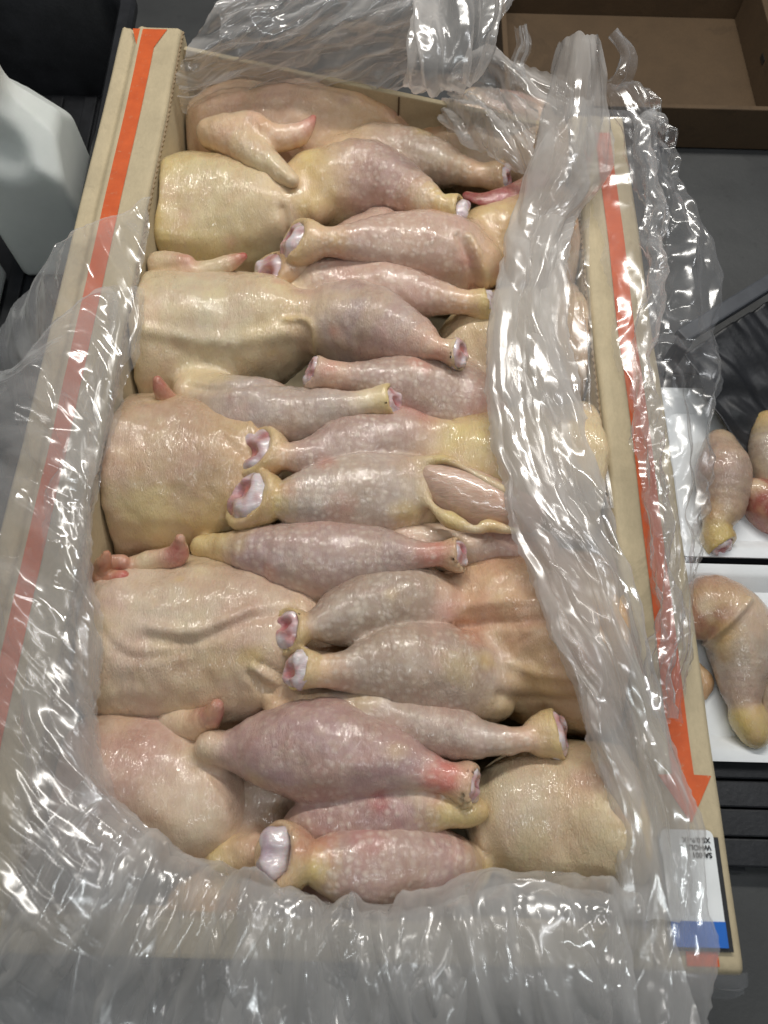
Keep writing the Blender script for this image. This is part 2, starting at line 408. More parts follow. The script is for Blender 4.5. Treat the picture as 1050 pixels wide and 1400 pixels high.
_seed = [0]
def flesh(name, chains, mat, parent, vox=.0024, bumps=(.0022, .0007), spots=(), lines=(), blend=.0045, wet=1.0, inbox=True):
    _seed[0] += 7; sd = _seed[0]
    def fun(P):
        d, L = None, []
        for c in chains:
            e = c.ev(P)
            if c.leg: L.append(e)
            else: d = e if d is None else smin(d, e, c.k)
        L = [e if d is None else smin(d, e, .011) for e in L]
        for e in L: d = e if d is None else smin(d, e, .0012)
        if inbox:            # pressed against the walls of the box
            for w in (P[:, 0] - .166, -.2155 - P[:, 0]):
                h = np.clip(.5 + .5 * (w - d) / .007, 0, 1); d = d + (w - d) * h + .007 * h * (1 - h)
        return d
    lo = np.min([c.lo() for c in chains], 0) - .006; hi = np.max([c.hi() for c in chains], 0) + .006
    V, Q = nets(fun, lo, hi, vox)
    for _ in range(2):
        V = V - grad(fun, V) * fun(V)[:, None] * .8
    N = grad(fun, V)
    W_, A = [], []
    for c in chains:
        d, a = c.ev(V, True); W_.append(np.exp(-np.clip(d, 0, .05) / blend)); A.append(a)
    W_ = np.stack(W_, 1); A = np.stack(A, 1); att = (A * W_[..., None]).sum(1) / W_.sum(1)[:, None]
    col, fol = att[:, :3].copy(), att[:, 3].copy()
    x, y, z = V.T
    disp = 1.25 * bumps[0] * noise3(x / .042, y / .042, z / .042, sd) + bumps[1] * noise3(x / .013, y / .013, z / .013, sd + 1) + bumps[0] * .40 * noise3(x / .021, y / .021, z / .021, sd + 4)
    # soft sag folds: stretched ridges running across the skin
    disp = disp + bumps[1] * .9 * (.35 - np.abs(noise3((x + y * .4) / .009, (y - x * .4) / .028, z / .02, sd + 2)))
    wa = 1.1 * noise3(x / .09, y / .09, z / .09, sd + 5); ca_, sa_ = np.cos(wa), np.sin(wa)      # loose wrinkled patches
    wm = np.clip(noise3(x / .035, y / .035, z / .035, sd + 6) * 2.4 - .15, 0, 1) * np.clip(1.1 - fol, .25, 1)
    p1, p2 = x * ca_ + y * sa_, -x * sa_ + y * ca_
    disp = disp + wm * bumps[1] * 2.0 * (.3 - np.abs(noise3(p1 / .0095, p2 / .040, z / .03, sd + 7)))
    for pts, wpx, hgt, c_, st in lines:
        L = catmull(np.array([at(px, py, zz) for px, py, zz in pts]), 6); w = wpx * mpp(L[0])
        dm = np.full(len(V), 9.0)
        for a, b in zip(L[:-1], L[1:]):
            ab = (b - a)[:2]; q = V[:, :2] - a[:2]; t = np.clip(q @ ab / max(ab @ ab, 1e-12), 0, 1)
            dm = np.minimum(dm, np.linalg.norm(q - t[:, None] * ab, axis=1))
        g = np.exp(-(dm / w) ** 2) * (N[:, 2] > -.2)
        disp = disp + 1.5 * hgt * g
        if c_ is not None: col += (np.array(c_) - col) * (g * st)[:, None]
    rs = np.random.RandomState(sd)      # bruises, yellow fat and flushed patches of their own shapes
    for k in range(int(min(26, len(V) / 900))):
        p = V[rs.randint(len(V))]; rr = rs.uniform(.004, .015); d = np.linalg.norm(V - p, axis=1)
        d = d * (1 + .6 * noise3(x / .009, y / .009, z / .009, sd + 8 + k)); g = np.clip(1.2 - d / rr, 0, 1)[:, None] * rs.uniform(.2, .6)
        col += (np.array(((.62, .27, .24), (.70, .56, .24), (.45, .29, .29), (.78, .70, .54))[rs.randint(4)]) - col) * g * (mat == M['skin'])
    for px, py, zz, rpx, c_, st in spots:
        p = at(px, py, zz); rr = rpx * mpp(p); d = np.linalg.norm((V - p) * (1, 1, .6), axis=1)
        d = d * (1 + .5 * noise3(x / .012, y / .012, z / .012, sd + 3))
        g = np.clip(1.25 - d / rr, 0, 1); g = g * g * (3 - 2 * g) * st
        col += (np.array(c_) - col) * g[:, None]
    V = V + N * disp[:, None]
    o = mesh_obj(name, V, Q, mat, parent)
    me = o.data
    ca = me.color_attributes.new('col', 'FLOAT_COLOR', 'POINT')
    ca.data.foreach_set('color', np.concatenate([np.clip(col * ((.985, .94, .845) if mat == M['skin'] else 1), 0, 1), np.ones((len(V), 1))], 1).astype(np.float32).ravel())
    for nm, arr in (('fol', fol), ('wet', np.full(len(V), wet))):
        a = me.attributes.new(nm, 'FLOAT', 'POINT'); a.data.foreach_set('value', np.clip(arr, 0, 1).astype(np.float32))
    return o

# pigment of the birds
CREAM = (.73, .62, .44); YEL = (.71, .58, .28); TAN = (.65, .47, .32); PINK = (.70, .49, .39)
MAUVE = (.56, .41, .37); PALE = (.68, .55, .46); FAT = (.66, .52, .20); RED = (.47, .115, .09); ROSE = (.60, .29, .25)
ORG = (.64, .39, .24); BLOOD = (.28, .035, .04); GREY = (.53, .42, .35); PEACH = (.71, .51, .36); VIO = (.48, .325, .32)

def leg(pts, cut, tone=MAUVE, hip=CREAM, ankle=PEACH, end=FAT, fol=1.0, k=.010):
    """pts: hip -> knuckle (px, py, r, ztop)"""
    n = len(pts); out = []; big = max(q[2] for q in pts)
    for i, (px, py, r, zt) in enumerate(pts):
        f = i / (n - 1)
        if r > .75 * big: r *= 1.18
        if i == n - 2 and cut is not None: r *= .80
        elif f > .55 and i < n - 1: r *= .92
        if i == n - 1 and cut is not None: r *= .97
        c = hip if i == 0 else end if i == n - 1 else ankle if f > .72 else tone
        out.append((px, py, r, zt, c, 0.15 if i in (0, n - 1) else fol))
    if cut is not None:       # the flared joint sits right at the sawn end
        px, py, r, zt, c, f = out[-1]; qx, qy = pts[-2][:2]; t = .62
        out.insert(n - 1, (qx + (px - qx) * t, qy + (py - qy) * t, r * .86, zt - .002, tuple(.5 * (np.array(ankle) + np.array(c))), .1))
    o = Chain(out, cut=cut, n=4, k=k); o.leg = True; return o

def knuckle(ch, parent, style='cut'):
    """white gristle and pink marrow filling the sawn end of a leg"""
    o, n, r = ch.cut
    up = np.array([0, 0, 1.0]); s = np.cross(n, up); s /= np.linalg.norm(s); w = np.cross(s, n)
    _seed[0] += 3; sd = _seed[0]
    c0 = o - n * r * .22
    rk = random.Random(sd); ka, kb = rk.uniform(.82, 1.0), rk.uniform(.82, 1.0); kc, kd = rk.choice((-1, 1)), rk.choice((-1, 1))
    def fun(P):
        q = P - c0; a, b, c = q @ s, q @ w, q @ n
        if style == 'round':
            d1 = np.sqrt((a - r * .32) ** 2 + b ** 2 + (c - r * .22) ** 2) - r * .50
            d2 = np.sqrt((a + r * .32) ** 2 + b ** 2 + (c - r * .22) ** 2) - r * .48
            d = smin(d1, d2, r * .18)
        else:
            d = np.sqrt((a / ka) ** 2 + (b / kb) ** 2 + (c / .52) ** 2) - r * .95
            d1 = np.sqrt((a - r * .40 * kc) ** 2 + (b + r * .20 * kd) ** 2 + (c - r * .20) ** 2) - r * .34
            d = smin(d, d1, r * .12)
            d = -smin(-d, np.sqrt((a + r * .20 * kc) ** 2 + ((b - r * .1 * kd) * .62) ** 2 + ((c - r * .60) * .8) ** 2) - r * .34, r * .10)
            d = -smin(-d, np.sqrt((a - r * .42 * kc) ** 2 + (b - r * .42 * kd) ** 2 + (c - r * .52) ** 2) - r * .20, r * .06)
        return d
    V, Q = nets(fun, c0 - r * 1.1, c0 + r * 1.1, max(r / 11, .0009))
    V = V - grad(fun, V) * fun(V)[:, None]
    N = grad(fun, V); x, y, z = V.T
    V = V + N * (r * .13 * noise3(x / (r * .40), y / (r * .45), z / (r * .45), sd))[:, None]
    q = V - c0; a, b = q @ s, q @ w
    col = np.ones((len(V), 3))
    if style != 'round':
        nz = .35 * noise3(x / (r * .35), y / (r * .35), z / (r * .35), sd + 2)
        g = np.clip(1.25 + nz - np.hypot(a + r * .20 * kc, (b - r * .1 * kd) * .62) / (r * .40), 0, 1)[:, None]
        col += (np.array((.66, .17, .17)) - col) * g * .95
        g = np.clip(1.2 + nz - np.hypot(a - r * .42 * kc, b - r * .42 * kd) / (r * .42), 0, 1)[:, None]
        col += (np.array((.62, .20, .18)) - col) * g * .8
        g = np.clip(nz * 4 - .05, 0, .75)[:, None]; col += (np.array((.74, .40, .37)) - col) * g
    else:
        g = np.clip(noise3(x / (r * .5), y / (r * .5), z / (r * .5), sd + 1) * 1.6, 0, .5)[:, None]
        col += (np.array((.60, .42, .55)) - col) * g
    ob = mesh_obj('bone_end', V, Q, M['bone'], parent)
    ca = ob.data.color_attributes.new('col', 'FLOAT_COLOR', 'POINT')
    ca.data.foreach_set('color', np.concatenate([col, np.ones((len(V), 1))], 1).astype(np.float32).ravel())
    return ob

def torso(pts, fol=.25, flat=1.0, k=.012):
    """the end against the box wall is packed a little higher"""
    e = 0 if pts[0][0] < 400 and pts[0][2] > 50 else -1 if pts[-1][0] > 700 else None
    if e is not None: pts = list(pts); q = pts[e]; pts[e] = (*q[:3], q[3] + .021, *q[4:])
    pts = [(q[0], q[1], q[2] * 1.06, *q[3:]) for q in pts]
    return Chain(pts, n=4, fol=fol, flat=flat, k=k)

BIRDS = "whole chickens packed in the box"
def bird(label, body, legs=(), spots=(), lines=(), wings=(), bumps=(.003, .0009), more=()):
    c = body[0].D[:, :3].mean(0)
    root = empty('whole_chicken', (float(c[0]), float(c[1]), .03))
    tag(root, label, 'chicken', BIRDS)
    flesh('body', list(body) + [l for l, _ in legs], M['skin'], root, bumps=bumps, spots=spots, lines=lines)
    for l, st in legs:
        if l.cut is not None: knuckle(l, root, st)
    for nm, chs, lab, sp in wings:
        o = flesh(nm, chs, M['skin'], root, vox=.0017, bumps=(.0012, .0009), spots=sp, blend=.003)
        if lab: o['label'] = lab
    return root

# ------------------------------------------------------------------ setting
v = [(-6, -5, 0), (6, -5, 0), (6, 7, 0), (-6, 7, 0)]
tag(mesh_obj('floor', v, [(0, 1, 2, 3)], M['floor'], smooth=False), kind='structure')

# ------------------------------------------------------------------ the cardboard box
box = empty('cardboard_box', (-.025, .33, 0))
tag(box, 'long open brown cardboard box with wide orange striped rims, full of raw chickens', 'box')
XL0, XL1, XR0, XR1, Y0, Y1 = -.279, -.217, .168, .219, -.076, .742
Y1R = .632                     # the far end is pushed in at the right
def side_wall(x0, x1, sign):
    """hollow rolled wall: profile across x extruded along y, slightly uneven"""
    Y1 = Y1R if sign > 0 else globals()['Y1']
    ys = np.concatenate([[Y0, Y0 + .0008, Y0 + .002, Y0 + .004], np.linspace(Y0 + .008, Y1 - .008, 170), [Y1 - .004, Y1 - .002, Y1 - .0008, Y1]]); n = 21; v = []; w = x1 - x0
    for y in ys:
        nx = .0016 * float(noise3(y / .11, sign * 3.1, 0, 5)); nz = .0012 * float(noise3(y / .07, sign * 7.7, 1, 6))
        crack = -.0016 * math.exp(-((y - .262) / .003) ** 2) if sign > 0 else 0
        e0 = min(1, (y - Y0) / .005, (Y1 - y) / .004); e0 = max(e0, 0) ** .5
        prof = [(x0, .004), (x0, .06), (x0, .12), (x0, RIM - .006), (x0 + .0015, RIM - .0015), (x0 + .004, RIM)]
        for k in range(2, 19):
            f = k / 20; q = f if sign > 0 else 1 - f      # q: 0 at the outer edge of the left wall
            z = RIM
            if sign < 0: z += -.0045 * math.exp(-((q - .78) / .06) ** 2) - .0030 * max(0, q - .84) / .16 + .0014 * math.exp(-((q - .66) / .05) ** 2)
            else: z += -.0014 * math.exp(-((q - .27) / .03) ** 2) + .0006 * math.exp(-((q - .34) / .04) ** 2)
            prof.append((x0 + w * f if sign > 0 else x0 + w * f, z))
        prof += [(x1 - .004, RIM), (x1 - .0015, RIM - .0015), (x1, RIM - .006), (x1, .12), (x1, .06), (x1, .004)]
        for x, z in prof:
            top = z > RIM - .02
            v.append((x + nx * (1 if top else .3), y, z + (nz + crack - (1 - e0) * .006 if top else 0)))
        n = len(prof)
    f = [(i * n + j, i * n + j + 1, (i + 1) * n + j + 1, (i + 1) * n + j) for i in range(len(ys) - 1) for j in range(n - 1)]
    f += [tuple(range(n))[::-1], tuple((len(ys) - 1) * n + j for j in range(n))]
    f += [((i + 1) * n + n - 1, i * n + n - 1, i * n, (i + 1) * n) for i in range(len(ys) - 1)]
    o = mesh_obj('side_wall', v, f, M['card'], box); return o
side_wall(XL0, XL1, -1); side_wall(XR0, XR1, 1)
def cut_edge(x, y0, y1, sg):       # the raw fluted edge of the board along the inner side of a rim
    v = []; ys = np.arange(y0, y1, .0009)
    for y in ys:
        nx = .0016 * float(noise3(y / .11, (1 if sg < 0 else -1) * 3.1, 0, 5)); w = .0007 * math.sin(y * 2 * math.pi / .0065)
        for z, o in ((RIM - .0055, .0016), (RIM - .0042, .0024 + w), (RIM - .0032, .0026 + w), (RIM - .0022, .0012)): v.append((x + sg * o + nx, y, z))
    f = [(i * 4 + j, i * 4 + j + 1, i * 4 + j + 5, i * 4 + j + 4) for i in range(len(ys) - 1) for j in range(3)]
    mesh_obj('cut_edge', v, f, M['card_cut'], box, smooth=False)
cut_edge(XL1 - .0012, Y0 + .03, Y1 - .004, 1); cut_edge(XR0 + .0012, Y0 + .03, Y1R - .004, -1)
def topz(x, y):
    sign = 1 if x > 0 else -1
    z = RIM + .0012 * float(noise3(y / .07, sign * 7.7, 1, 6)); Y1 = Y1R if x > 0 else globals()['Y1']
    e0 = max(min(1, (y - Y0) / .005, (Y1 - y) / .004), 0) ** .5
    return z - (1 - e0) * .006
def decal(name, rows, mat, up=.0008):
    """flat print laid on the rim: rows of (y, x left, x right)"""
    v, f = [], []
    for i in range(len(rows) - 1):
        (ya, a0, a1), (yb, b0, b1) = rows[i], rows[i + 1]
        n = max(1, int(abs(yb - ya) / .006))
        for k in range(n + (i == len(rows) - 2)):
            t = k / n; y = ya + (yb - ya) * t; l = a0 + (b0 - a0) * t; r = a1 + (b1 - a1) * t
            nx = .0016 * float(noise3(y / .11, (1 if l > 0 else -1) * 3.1, 0, 5))
            v += [(l + nx, y, topz(l, y) + up), (r + nx, y, topz(r, y) + up)]
    f = [(2 * i, 2 * i + 1, 2 * i + 3, 2 * i + 2) for i in range(len(v) // 2 - 1)]
    return mesh_obj(name, v, f, mat, box, smooth=False)
decal('orange_stripe', [(.735, -.266, -.231), (.708, -.2575, -.2405), (.60, -.2570, -.2410), (-.02, -.2585, -.2425)], M['orange'])
decal('orange_stripe', [(.606, .189, .203), (.035, .189, .203), (.0345, .180, .214), (.007, .1965, .1975)], M['orange'])
decal('orange_stripe', [(-.062, .184, .203), (-.071, .184, .203)], M['orange'])
bm = bmesh.new()
aw = math.atan2(Y1R - Y1 + .008, XR0 - XL1); FWY = (Y1 + Y1R) / 2 - .016
box_bm(bm, (-.0245, FWY, .087), ((XR0 - XL1) / math.cos(aw) - .004, .006, .170), .0015, rz=aw)
bm_obj('end_wall', bm, M['card'], box)
bm = bmesh.new()
box_bm(bm, (-.0245, Y0 + .012, .088), (XR0 - XL1 - .002, .022, .176), .003)
bm_obj('end_wall', bm, M['card'], box)
bm = bmesh.new()
box_bm(bm, (-.03, (Y0 + Y1) / 2, .004), (XR1 - XL0 - .002, Y1 - Y0 - .002, .004))
bm_obj('box_bottom', bm, M['card'], box)
bm = bmesh.new()
for y in (Y0 + .026, Y1 - .0245):
    pass
box_bm(bm, (.004, FWY + .0285 * math.tan(aw) - .0036, .10), (.0014, .0020, .14), rz=aw)
bm_obj('wall_seam', bm, M['card_dull'], box)
# sticker on the near right corner
lab = empty('sticker', (0, 0, 0)); lab.parent = box; lab.location = Vector((.199, -.031, RIM)) - box.location
def sheet(name, x0, x1, y0, y1, z, mat, parent, rad=0.0):
    pts = []
    for cx, cy, a in ((x1, y1, 0), (x0, y1, 90), (x0, y0, 180), (x1, y0, 270)):
        r_ = rad if a < 180 else .0001
        ox, oy = cx + (-r_ if a in (0, 270) else r_), cy + (-r_ if a in (0, 90) else r_)
        for k in range(7):
            t = RAD(a + 15 * k); pts.append((ox + r_ * math.cos(t), oy + r_ * math.sin(t), z))
    b = [(x, y, z - .0006) for x, y, z in pts]; n = len(pts)
    f = [tuple(range(n))] + [(i, i + n, (i + 1) % n + n, (i + 1) % n) for i in range(n)]
    return mesh_obj(name, pts + b, f, mat, parent, smooth=False)
LX0, LX1, LY0, LY1 = .176, .2085, -.061, .0025
sheet('ink_border', LX0 - .0015, LX1 + .0032, LY0 - .0022, LY1 - .004, RIM + .0026, M['ink'], lab)
sheet('paper', LX0, LX1, LY0, LY1, RIM + .0034, M['paper'], lab, .004)
sheet('blue_band', LX0, LX1, LY0, LY0 + .0135, RIM + .0041, M['blue'], lab)
def lettering(txt, x, y, size, z, parent):
    cu = bpy.data.curves.new('lettering', 'FONT'); cu.body = txt; cu.size = size; cu.align_x = 'LEFT'; cu.offset = .00012
    o = bpy.data.objects.new('t', cu); COL.objects.link(o)
    dg = bpy.context.evaluated_depsgraph_get(); me = bpy.data.meshes.new_from_object(o.evaluated_get(dg))
    bpy.data.objects.remove(o)
    me.transform(Matrix.Translation((x, y, z)) @ Matrix.Rotation(math.pi, 4, 'Z')); me.materials.append(M['ink'])
    q = bpy.data.objects.new('lettering', me); me.transform(parent_world(parent).inverted()); return link(q, parent)
lettering("SA 001", LX1 - .0025, LY1 - .0128, .0042, RIM + .0041, lab)
lettering("WHOLE C", LX1 - .0025, LY1 - .0086, .0042, RIM + .0041, lab)
lettering("XS 0.8-1K", LX1 - .0025, LY1 - .0044, .0042, RIM + .0041, lab)

# ------------------------------------------------------------------ the birds
# left column, far to near -------------------------------------------------
bird('pinkish chicken in the far left corner with a folded wing on top',
     [torso([(275, 190, 42, .138, TAN), (330, 190, 64, .160, PEACH), (400, 188, 66, .168, PINK), (470, 182, 58, .166, TAN), (505, 180, 52, .162, ORG), (540, 180, 40, .15, ORG)], fol=.45)],
     [(leg([(470, 235, 42, .160), (540, 222, 40, .166), (600, 226, 30, .166), (650, 238, 20, .168), (690, 243, 22, .172)], .5, GREY, TAN, PEACH, PEACH), 'cut'),
      (leg([(500, 185, 30, .135), (560, 172, 32, .145), (620, 172, 24, .140), (660, 178, 18, .138)], None, VIO, VIO, VIO, VIO), 'cut')],
     spots=[(505, 172, .14, 26, ORG, .8), (300, 165, .15, 60, (.66, .40, .30), .4), (715, 240, .16, 16, RED, .6)],
     wings=[('wing', [Chain([(398, 246, 11, .180, CREAM), (358, 218, 21, .183, CREAM), (320, 194, 25, .182, PEACH), (292, 184, 22, .176, PEACH)], k=.010, fol=.8),
                      Chain([(300, 182, 18, .176, CREAM), (345, 168, 14, .186, PINK), (362, 174, 8, .186, ORG)], k=.006),
                      Chain([(310, 182, 20, .178, PEACH), (360, 190, 20, .183, PEACH), (402, 186, 16, .182, PINK), (420, 173, 9, .181, ROSE), (428, 162, 4, .179, RED)], k=.008, fol=.6)], 'folded wing with a red tip', [(405, 192, .18, 14, RED, .5)])])
bird('yellow skinned chicken in the left row, second from the far end',
     [torso([(225, 314, 86, .154, YEL), (300, 309, 86, .172, (.68, .57, .33)), (365, 294, 60, .172, CREAM), (410, 283, 34, .164, PINK), (428, 287, 20, .158, PEACH)])],
     [(leg([(440, 262, 46, .172), (500, 250, 46, .182), (560, 265, 32, .182), (600, 281, 20, .182), (628, 288, 23, .186)], .45, MAUVE, YEL, YEL, YEL), 'round'),
      (leg([(410, 405, 28, .160), (455, 396, 36, .168), (525, 400, 38, .172), (590, 411, 28, .172), (635, 414, 20, .172), (668, 416, 25, .176)], (0, .1, .45), MAUVE, CREAM, PEACH, YEL), 'cut')],
     spots=[(300, 345, .16, 40, FAT, .45), (340, 310, .17, 26, FAT, .35), (410, 285, .17, 30, PINK, .5), (545, 272, .18, 18, (.50, .16, .13), .75), (420, 275, .16, 26, FAT, .6), (270, 260, .17, 60, (.70, .66, .50), .4)],
     lines=[([(215, 300, .17), (290, 296, .175), (380, 286, .17)], 12, .0016, None, 0), ([(385, 275, .17), (392, 305, .165), (388, 335, .16)], 5, -.0025, TAN, .4)],
     wings=[('wing', [Chain([(195, 366, 16, .165, PINK), (228, 362, 18, .170, CREAM), (256, 360, 11, .172, ROSE)], k=.004, fol=.4),
                      Chain([(205, 384, 12, .158, CREAM), (255, 378, 17, .168, PEACH), (300, 367, 14, .170, CREAM), (333, 350, 5, .170, RED)], k=.003, fol=.3)], 'pale wing with a red tip', [])])
bird('pale cream chicken in the left row with torn skin at its breast end',
     [torso([(215, 472, 88, .160, CREAM), (295, 466, 88, .176, (.66, .60, .46)), (360, 452, 68, .176, CREAM), (405, 448, 44, .168, CREAM), (424, 444, 24, .162, PALE)], fol=.05)],
     [(leg([(438, 442, 40, .174), (490, 446, 50, .186), (545, 461, 38, .188), (595, 476, 22, .188), (628, 484, 25, .192)], .5, VIO if 0 else (.49, .39, .38), PALE, PINK, CREAM, fol=.55), 'cut'),
      (leg([(275, 545, 34, .160), (335, 566, 40, .174), (410, 570, 37, .178), (470, 559, 24, .180), (505, 551, 22, .180), (537, 549, 26, .184)], .5, (.50, .42, .40), CREAM, CREAM, YEL, fol=.8), 'cut')],
     spots=[(415, 455, .165, 26, (.52, .38, .29), .85), (395, 520, .15, 26, ORG, .5), (300, 425, .18, 60, (.70, .65, .52), .5), (600, 490, .18, 20, ROSE, .6), (520, 480, .17, 40, ROSE, .25), (300, 500, .17, 26, (.70, .58, .36), .5)],
     lines=[([(200, 452, .175), (300, 450, .18), (390, 442, .175)], 9, .0022, (.70, .62, .46), .5), ([(388, 430, .175), (412, 432, .172), (428, 445, .168), (430, 465, .16), (420, 484, .155)], 4, .0022, YEL, .8),
            ([(255, 522, .165), (300, 535, .165), (370, 532, .16), (400, 528, .155)], 6, -.002, None, 0)],
     wings=[('wing', [Chain([(232, 553, 15, .160, PINK), (222, 535, 11, .172, RED), (216, 520, 7, .178, RED)], k=.003)], 'small red wing tip', [])])
bird('brownish chicken in the left row with scaly yellow skin and several red wing tips',
     [torso([(190, 655, 108, .158, (.57, .44, .33)), (265, 655, 106, .176, (.56, .42, .30)), (330, 652, 86, .170, TAN), (385, 645, 56, .152, TAN)], fol=.35)],
     [(leg([(280, 750, 18, .150), (340, 755, 30, .170), (415, 765, 46, .184), (490, 765, 42, .186), (560, 759, 27, .186), (600, 757, 22, .186), (628, 757, 25, .190)], .4, (.46, .345, .34), YEL, ROSE, PEACH, fol=.9), 'cut'),
      (leg([(500, 742, 26, .165), (560, 748, 30, .166), (630, 748, 28, .166), (690, 750, 26, .166), (735, 752, 25, .166)], None, PALE, GREY, (.60, .40, .38), PINK), 'cut')],
     spots=[(200, 700, .17, 60, (.72, .61, .33), .8), (290, 715, .165, 60, (.68, .55, .27), .7), (230, 590, .17, 70, (.50, .37, .28), .5), (330, 600, .17, 50, (.52, .38, .22), .5), (160, 640, .17, 40, (.58, .38, .30), .5),
            (270, 640, .18, 45, (.46, .33, .27), .5), (590, 752, .19, 26, (.60, .25, .22), .5), (370, 780, .17, 14, ROSE, .6), (170, 690, .17, 40, (.74, .67, .42), .5)],
     lines=[([(355, 570, .17), (372, 610, .16), (376, 660, .15)], 5, -.0016, None, 0), ([(340, 575, .17), (352, 620, .168), (356, 670, .16)], 4, .0014, None, 0), ([(300, 590, .18), (330, 620, .175), (340, 660, .17)], 4, -.001, None, 0)],
     wings=[('wing', [Chain([(165, 783, 14, .160, PINK), (205, 768, 15, .168, CREAM), (240, 760, 16, .174, ROSE), (246, 738, 8, .184, RED)], k=.004, fol=.3),
                      Chain([(132, 785, 14, .168, BLOOD), (143, 768, 8, .178, RED), (146, 757, 4, .182, RED)], k=.003),
                      Chain([(140, 772, 12, .166, ROSE), (168, 768, 9, .170, ROSE)], k=.003), Chain([(138, 792, 11, .168, RED), (168, 789, 9, .172, (.55, .13, .12))], k=.003)], 'wing with several red tips', [])],
     bumps=(.003, .0010))
bird('large pinkish cream chicken in the left row with a single stubby pink wing tip',
     [torso([(200, 882, 112, .158, PALE), (285, 880, 114, .180, (.64, .53, .42)), (360, 882, 100, .178, PALE), (430, 885, 66, .160, TAN), (462, 888, 40, .148, TAN)], fol=.1)],
     [(leg([(385, 966, 22, .168), (450, 974, 28, .174), (520, 984, 34, .180), (600, 1000, 33, .182), (670, 1013, 23, .182), (720, 1011, 23, .182), (762, 1004, 31, .186)], (0, 0, .35), (.48, .39, .36), PEACH, PINK, YEL), 'cut')],
     spots=[(330, 850, .18, 50, (.62, .46, .38), .45), (300, 905, .18, 40, FAT, .3), (345, 895, .18, 22, FAT, .7), (420, 880, .16, 40, ORG, .3), (220, 850, .18, 70, (.70, .62, .52), .5), (430, 970, .17, 26, (.68, .52, .33), .6), (250, 940, .17, 60, TAN, .35)],
     lines=[([(200, 875, .175), (260, 878, .182), (340, 845, .182), (400, 838, .17)], 8, -.0022, (.58, .42, .34), .3), ([(210, 860, .175), (270, 862, .182), (340, 832, .182)], 7, .0018, None, 0),
            ([(340, 920, .175), (370, 945, .17), (400, 958, .16)], 5, -.002, None, 0), ([(345, 910, .175), (385, 935, .17), (420, 945, .155)], 4, .002, None, 0), ([(355, 905, .175), (400, 925, .165), (440, 932, .15)], 4, -.0018, None, 0),
            ([(150, 870, .16), (180, 900, .17), (260, 890, .18)], 6, -.0012, None, 0)],
     wings=[('wing', [Chain([(235, 985, 20, .150, PALE), (272, 990, 22, .160, PINK), (290, 978, 15, .172, (.58, .27, .24)), (297, 964, 9, .178, ROSE)], k=.005, fol=.2)], 'stubby pink wing tip', [])],
     bumps=(.003, .0013))
bird('rosy chicken at the near end of the left row with large violet thigh',
     [torso([(160, 1075, 100, .150, (.58, .42, .37)), (215, 1078, 100, .166, (.58, .42, .37)), (260, 1100, 76, .164, PALE), (290, 1125, 48, .150, PALE)], fol=.5),
      Chain([(285, 1020, 16, .168, CREAM), (315, 1026, 12, .164, CREAM), (350, 1020, 20, .17, PEACH)], k=.012)],
     [(leg([(280, 1022, 13, .146), (318, 1026, 25, .168), (375, 1024, 46, .184), (440, 1026, 60, .194), (505, 1036, 52, .194), (565, 1050, 36, .190), (610, 1064, 27, .188), (645, 1074, 30, .190)], (.0, 0, .25), (.45, .31, .33), CREAM, (.62, .26, .24), PINK, fol=.8), 'cut'),
      (leg([(390, 1150, 22, .160), (440, 1130, 38, .172), (500, 1116, 45, .180), (555, 1108, 42, .182), (605, 1106, 28, .178), (650, 1108, 17, .172)], None, (.45, .30, .30), PINK, YEL, YEL), 'cut')],
     spots=[(520, 1098, .18, 18, (.42, .10, .10), .7), (605, 1062, .19, 34, (.66, .21, .19), .7), (180, 1030, .16, 60, (.56, .36, .32), .6), (270, 1120, .16, 40, (.70, .62, .52), .6), (630, 1110, .175, 34, YEL, .7)],
     lines=[([(280, 1060, .16), (305, 1100, .155), (312, 1130, .15)], 5, .001, None, 0)],
     bumps=(.0028, .0011))
bird('brown creased chicken mostly buried under the others at the near left',
     [torso([(290, 1230, 55, .120, TAN), (350, 1160, 55, .138, (.48, .34, .27)), (365, 1095, 48, .140, (.45, .36, .31)), (420, 1060, 40, .140, GREY)]),
      Chain([(310, 1175, 26, .150, YEL), (345, 1165, 26, .156, PINK), (390, 1190, 30, .15, TAN)], k=.01),
      Chain([(380, 1225, 30, .140, VIO), (470, 1225, 40, .150, VIO), (560, 1240, 45, .15, MAUVE)], k=.01)], bumps=(.0035, .002))
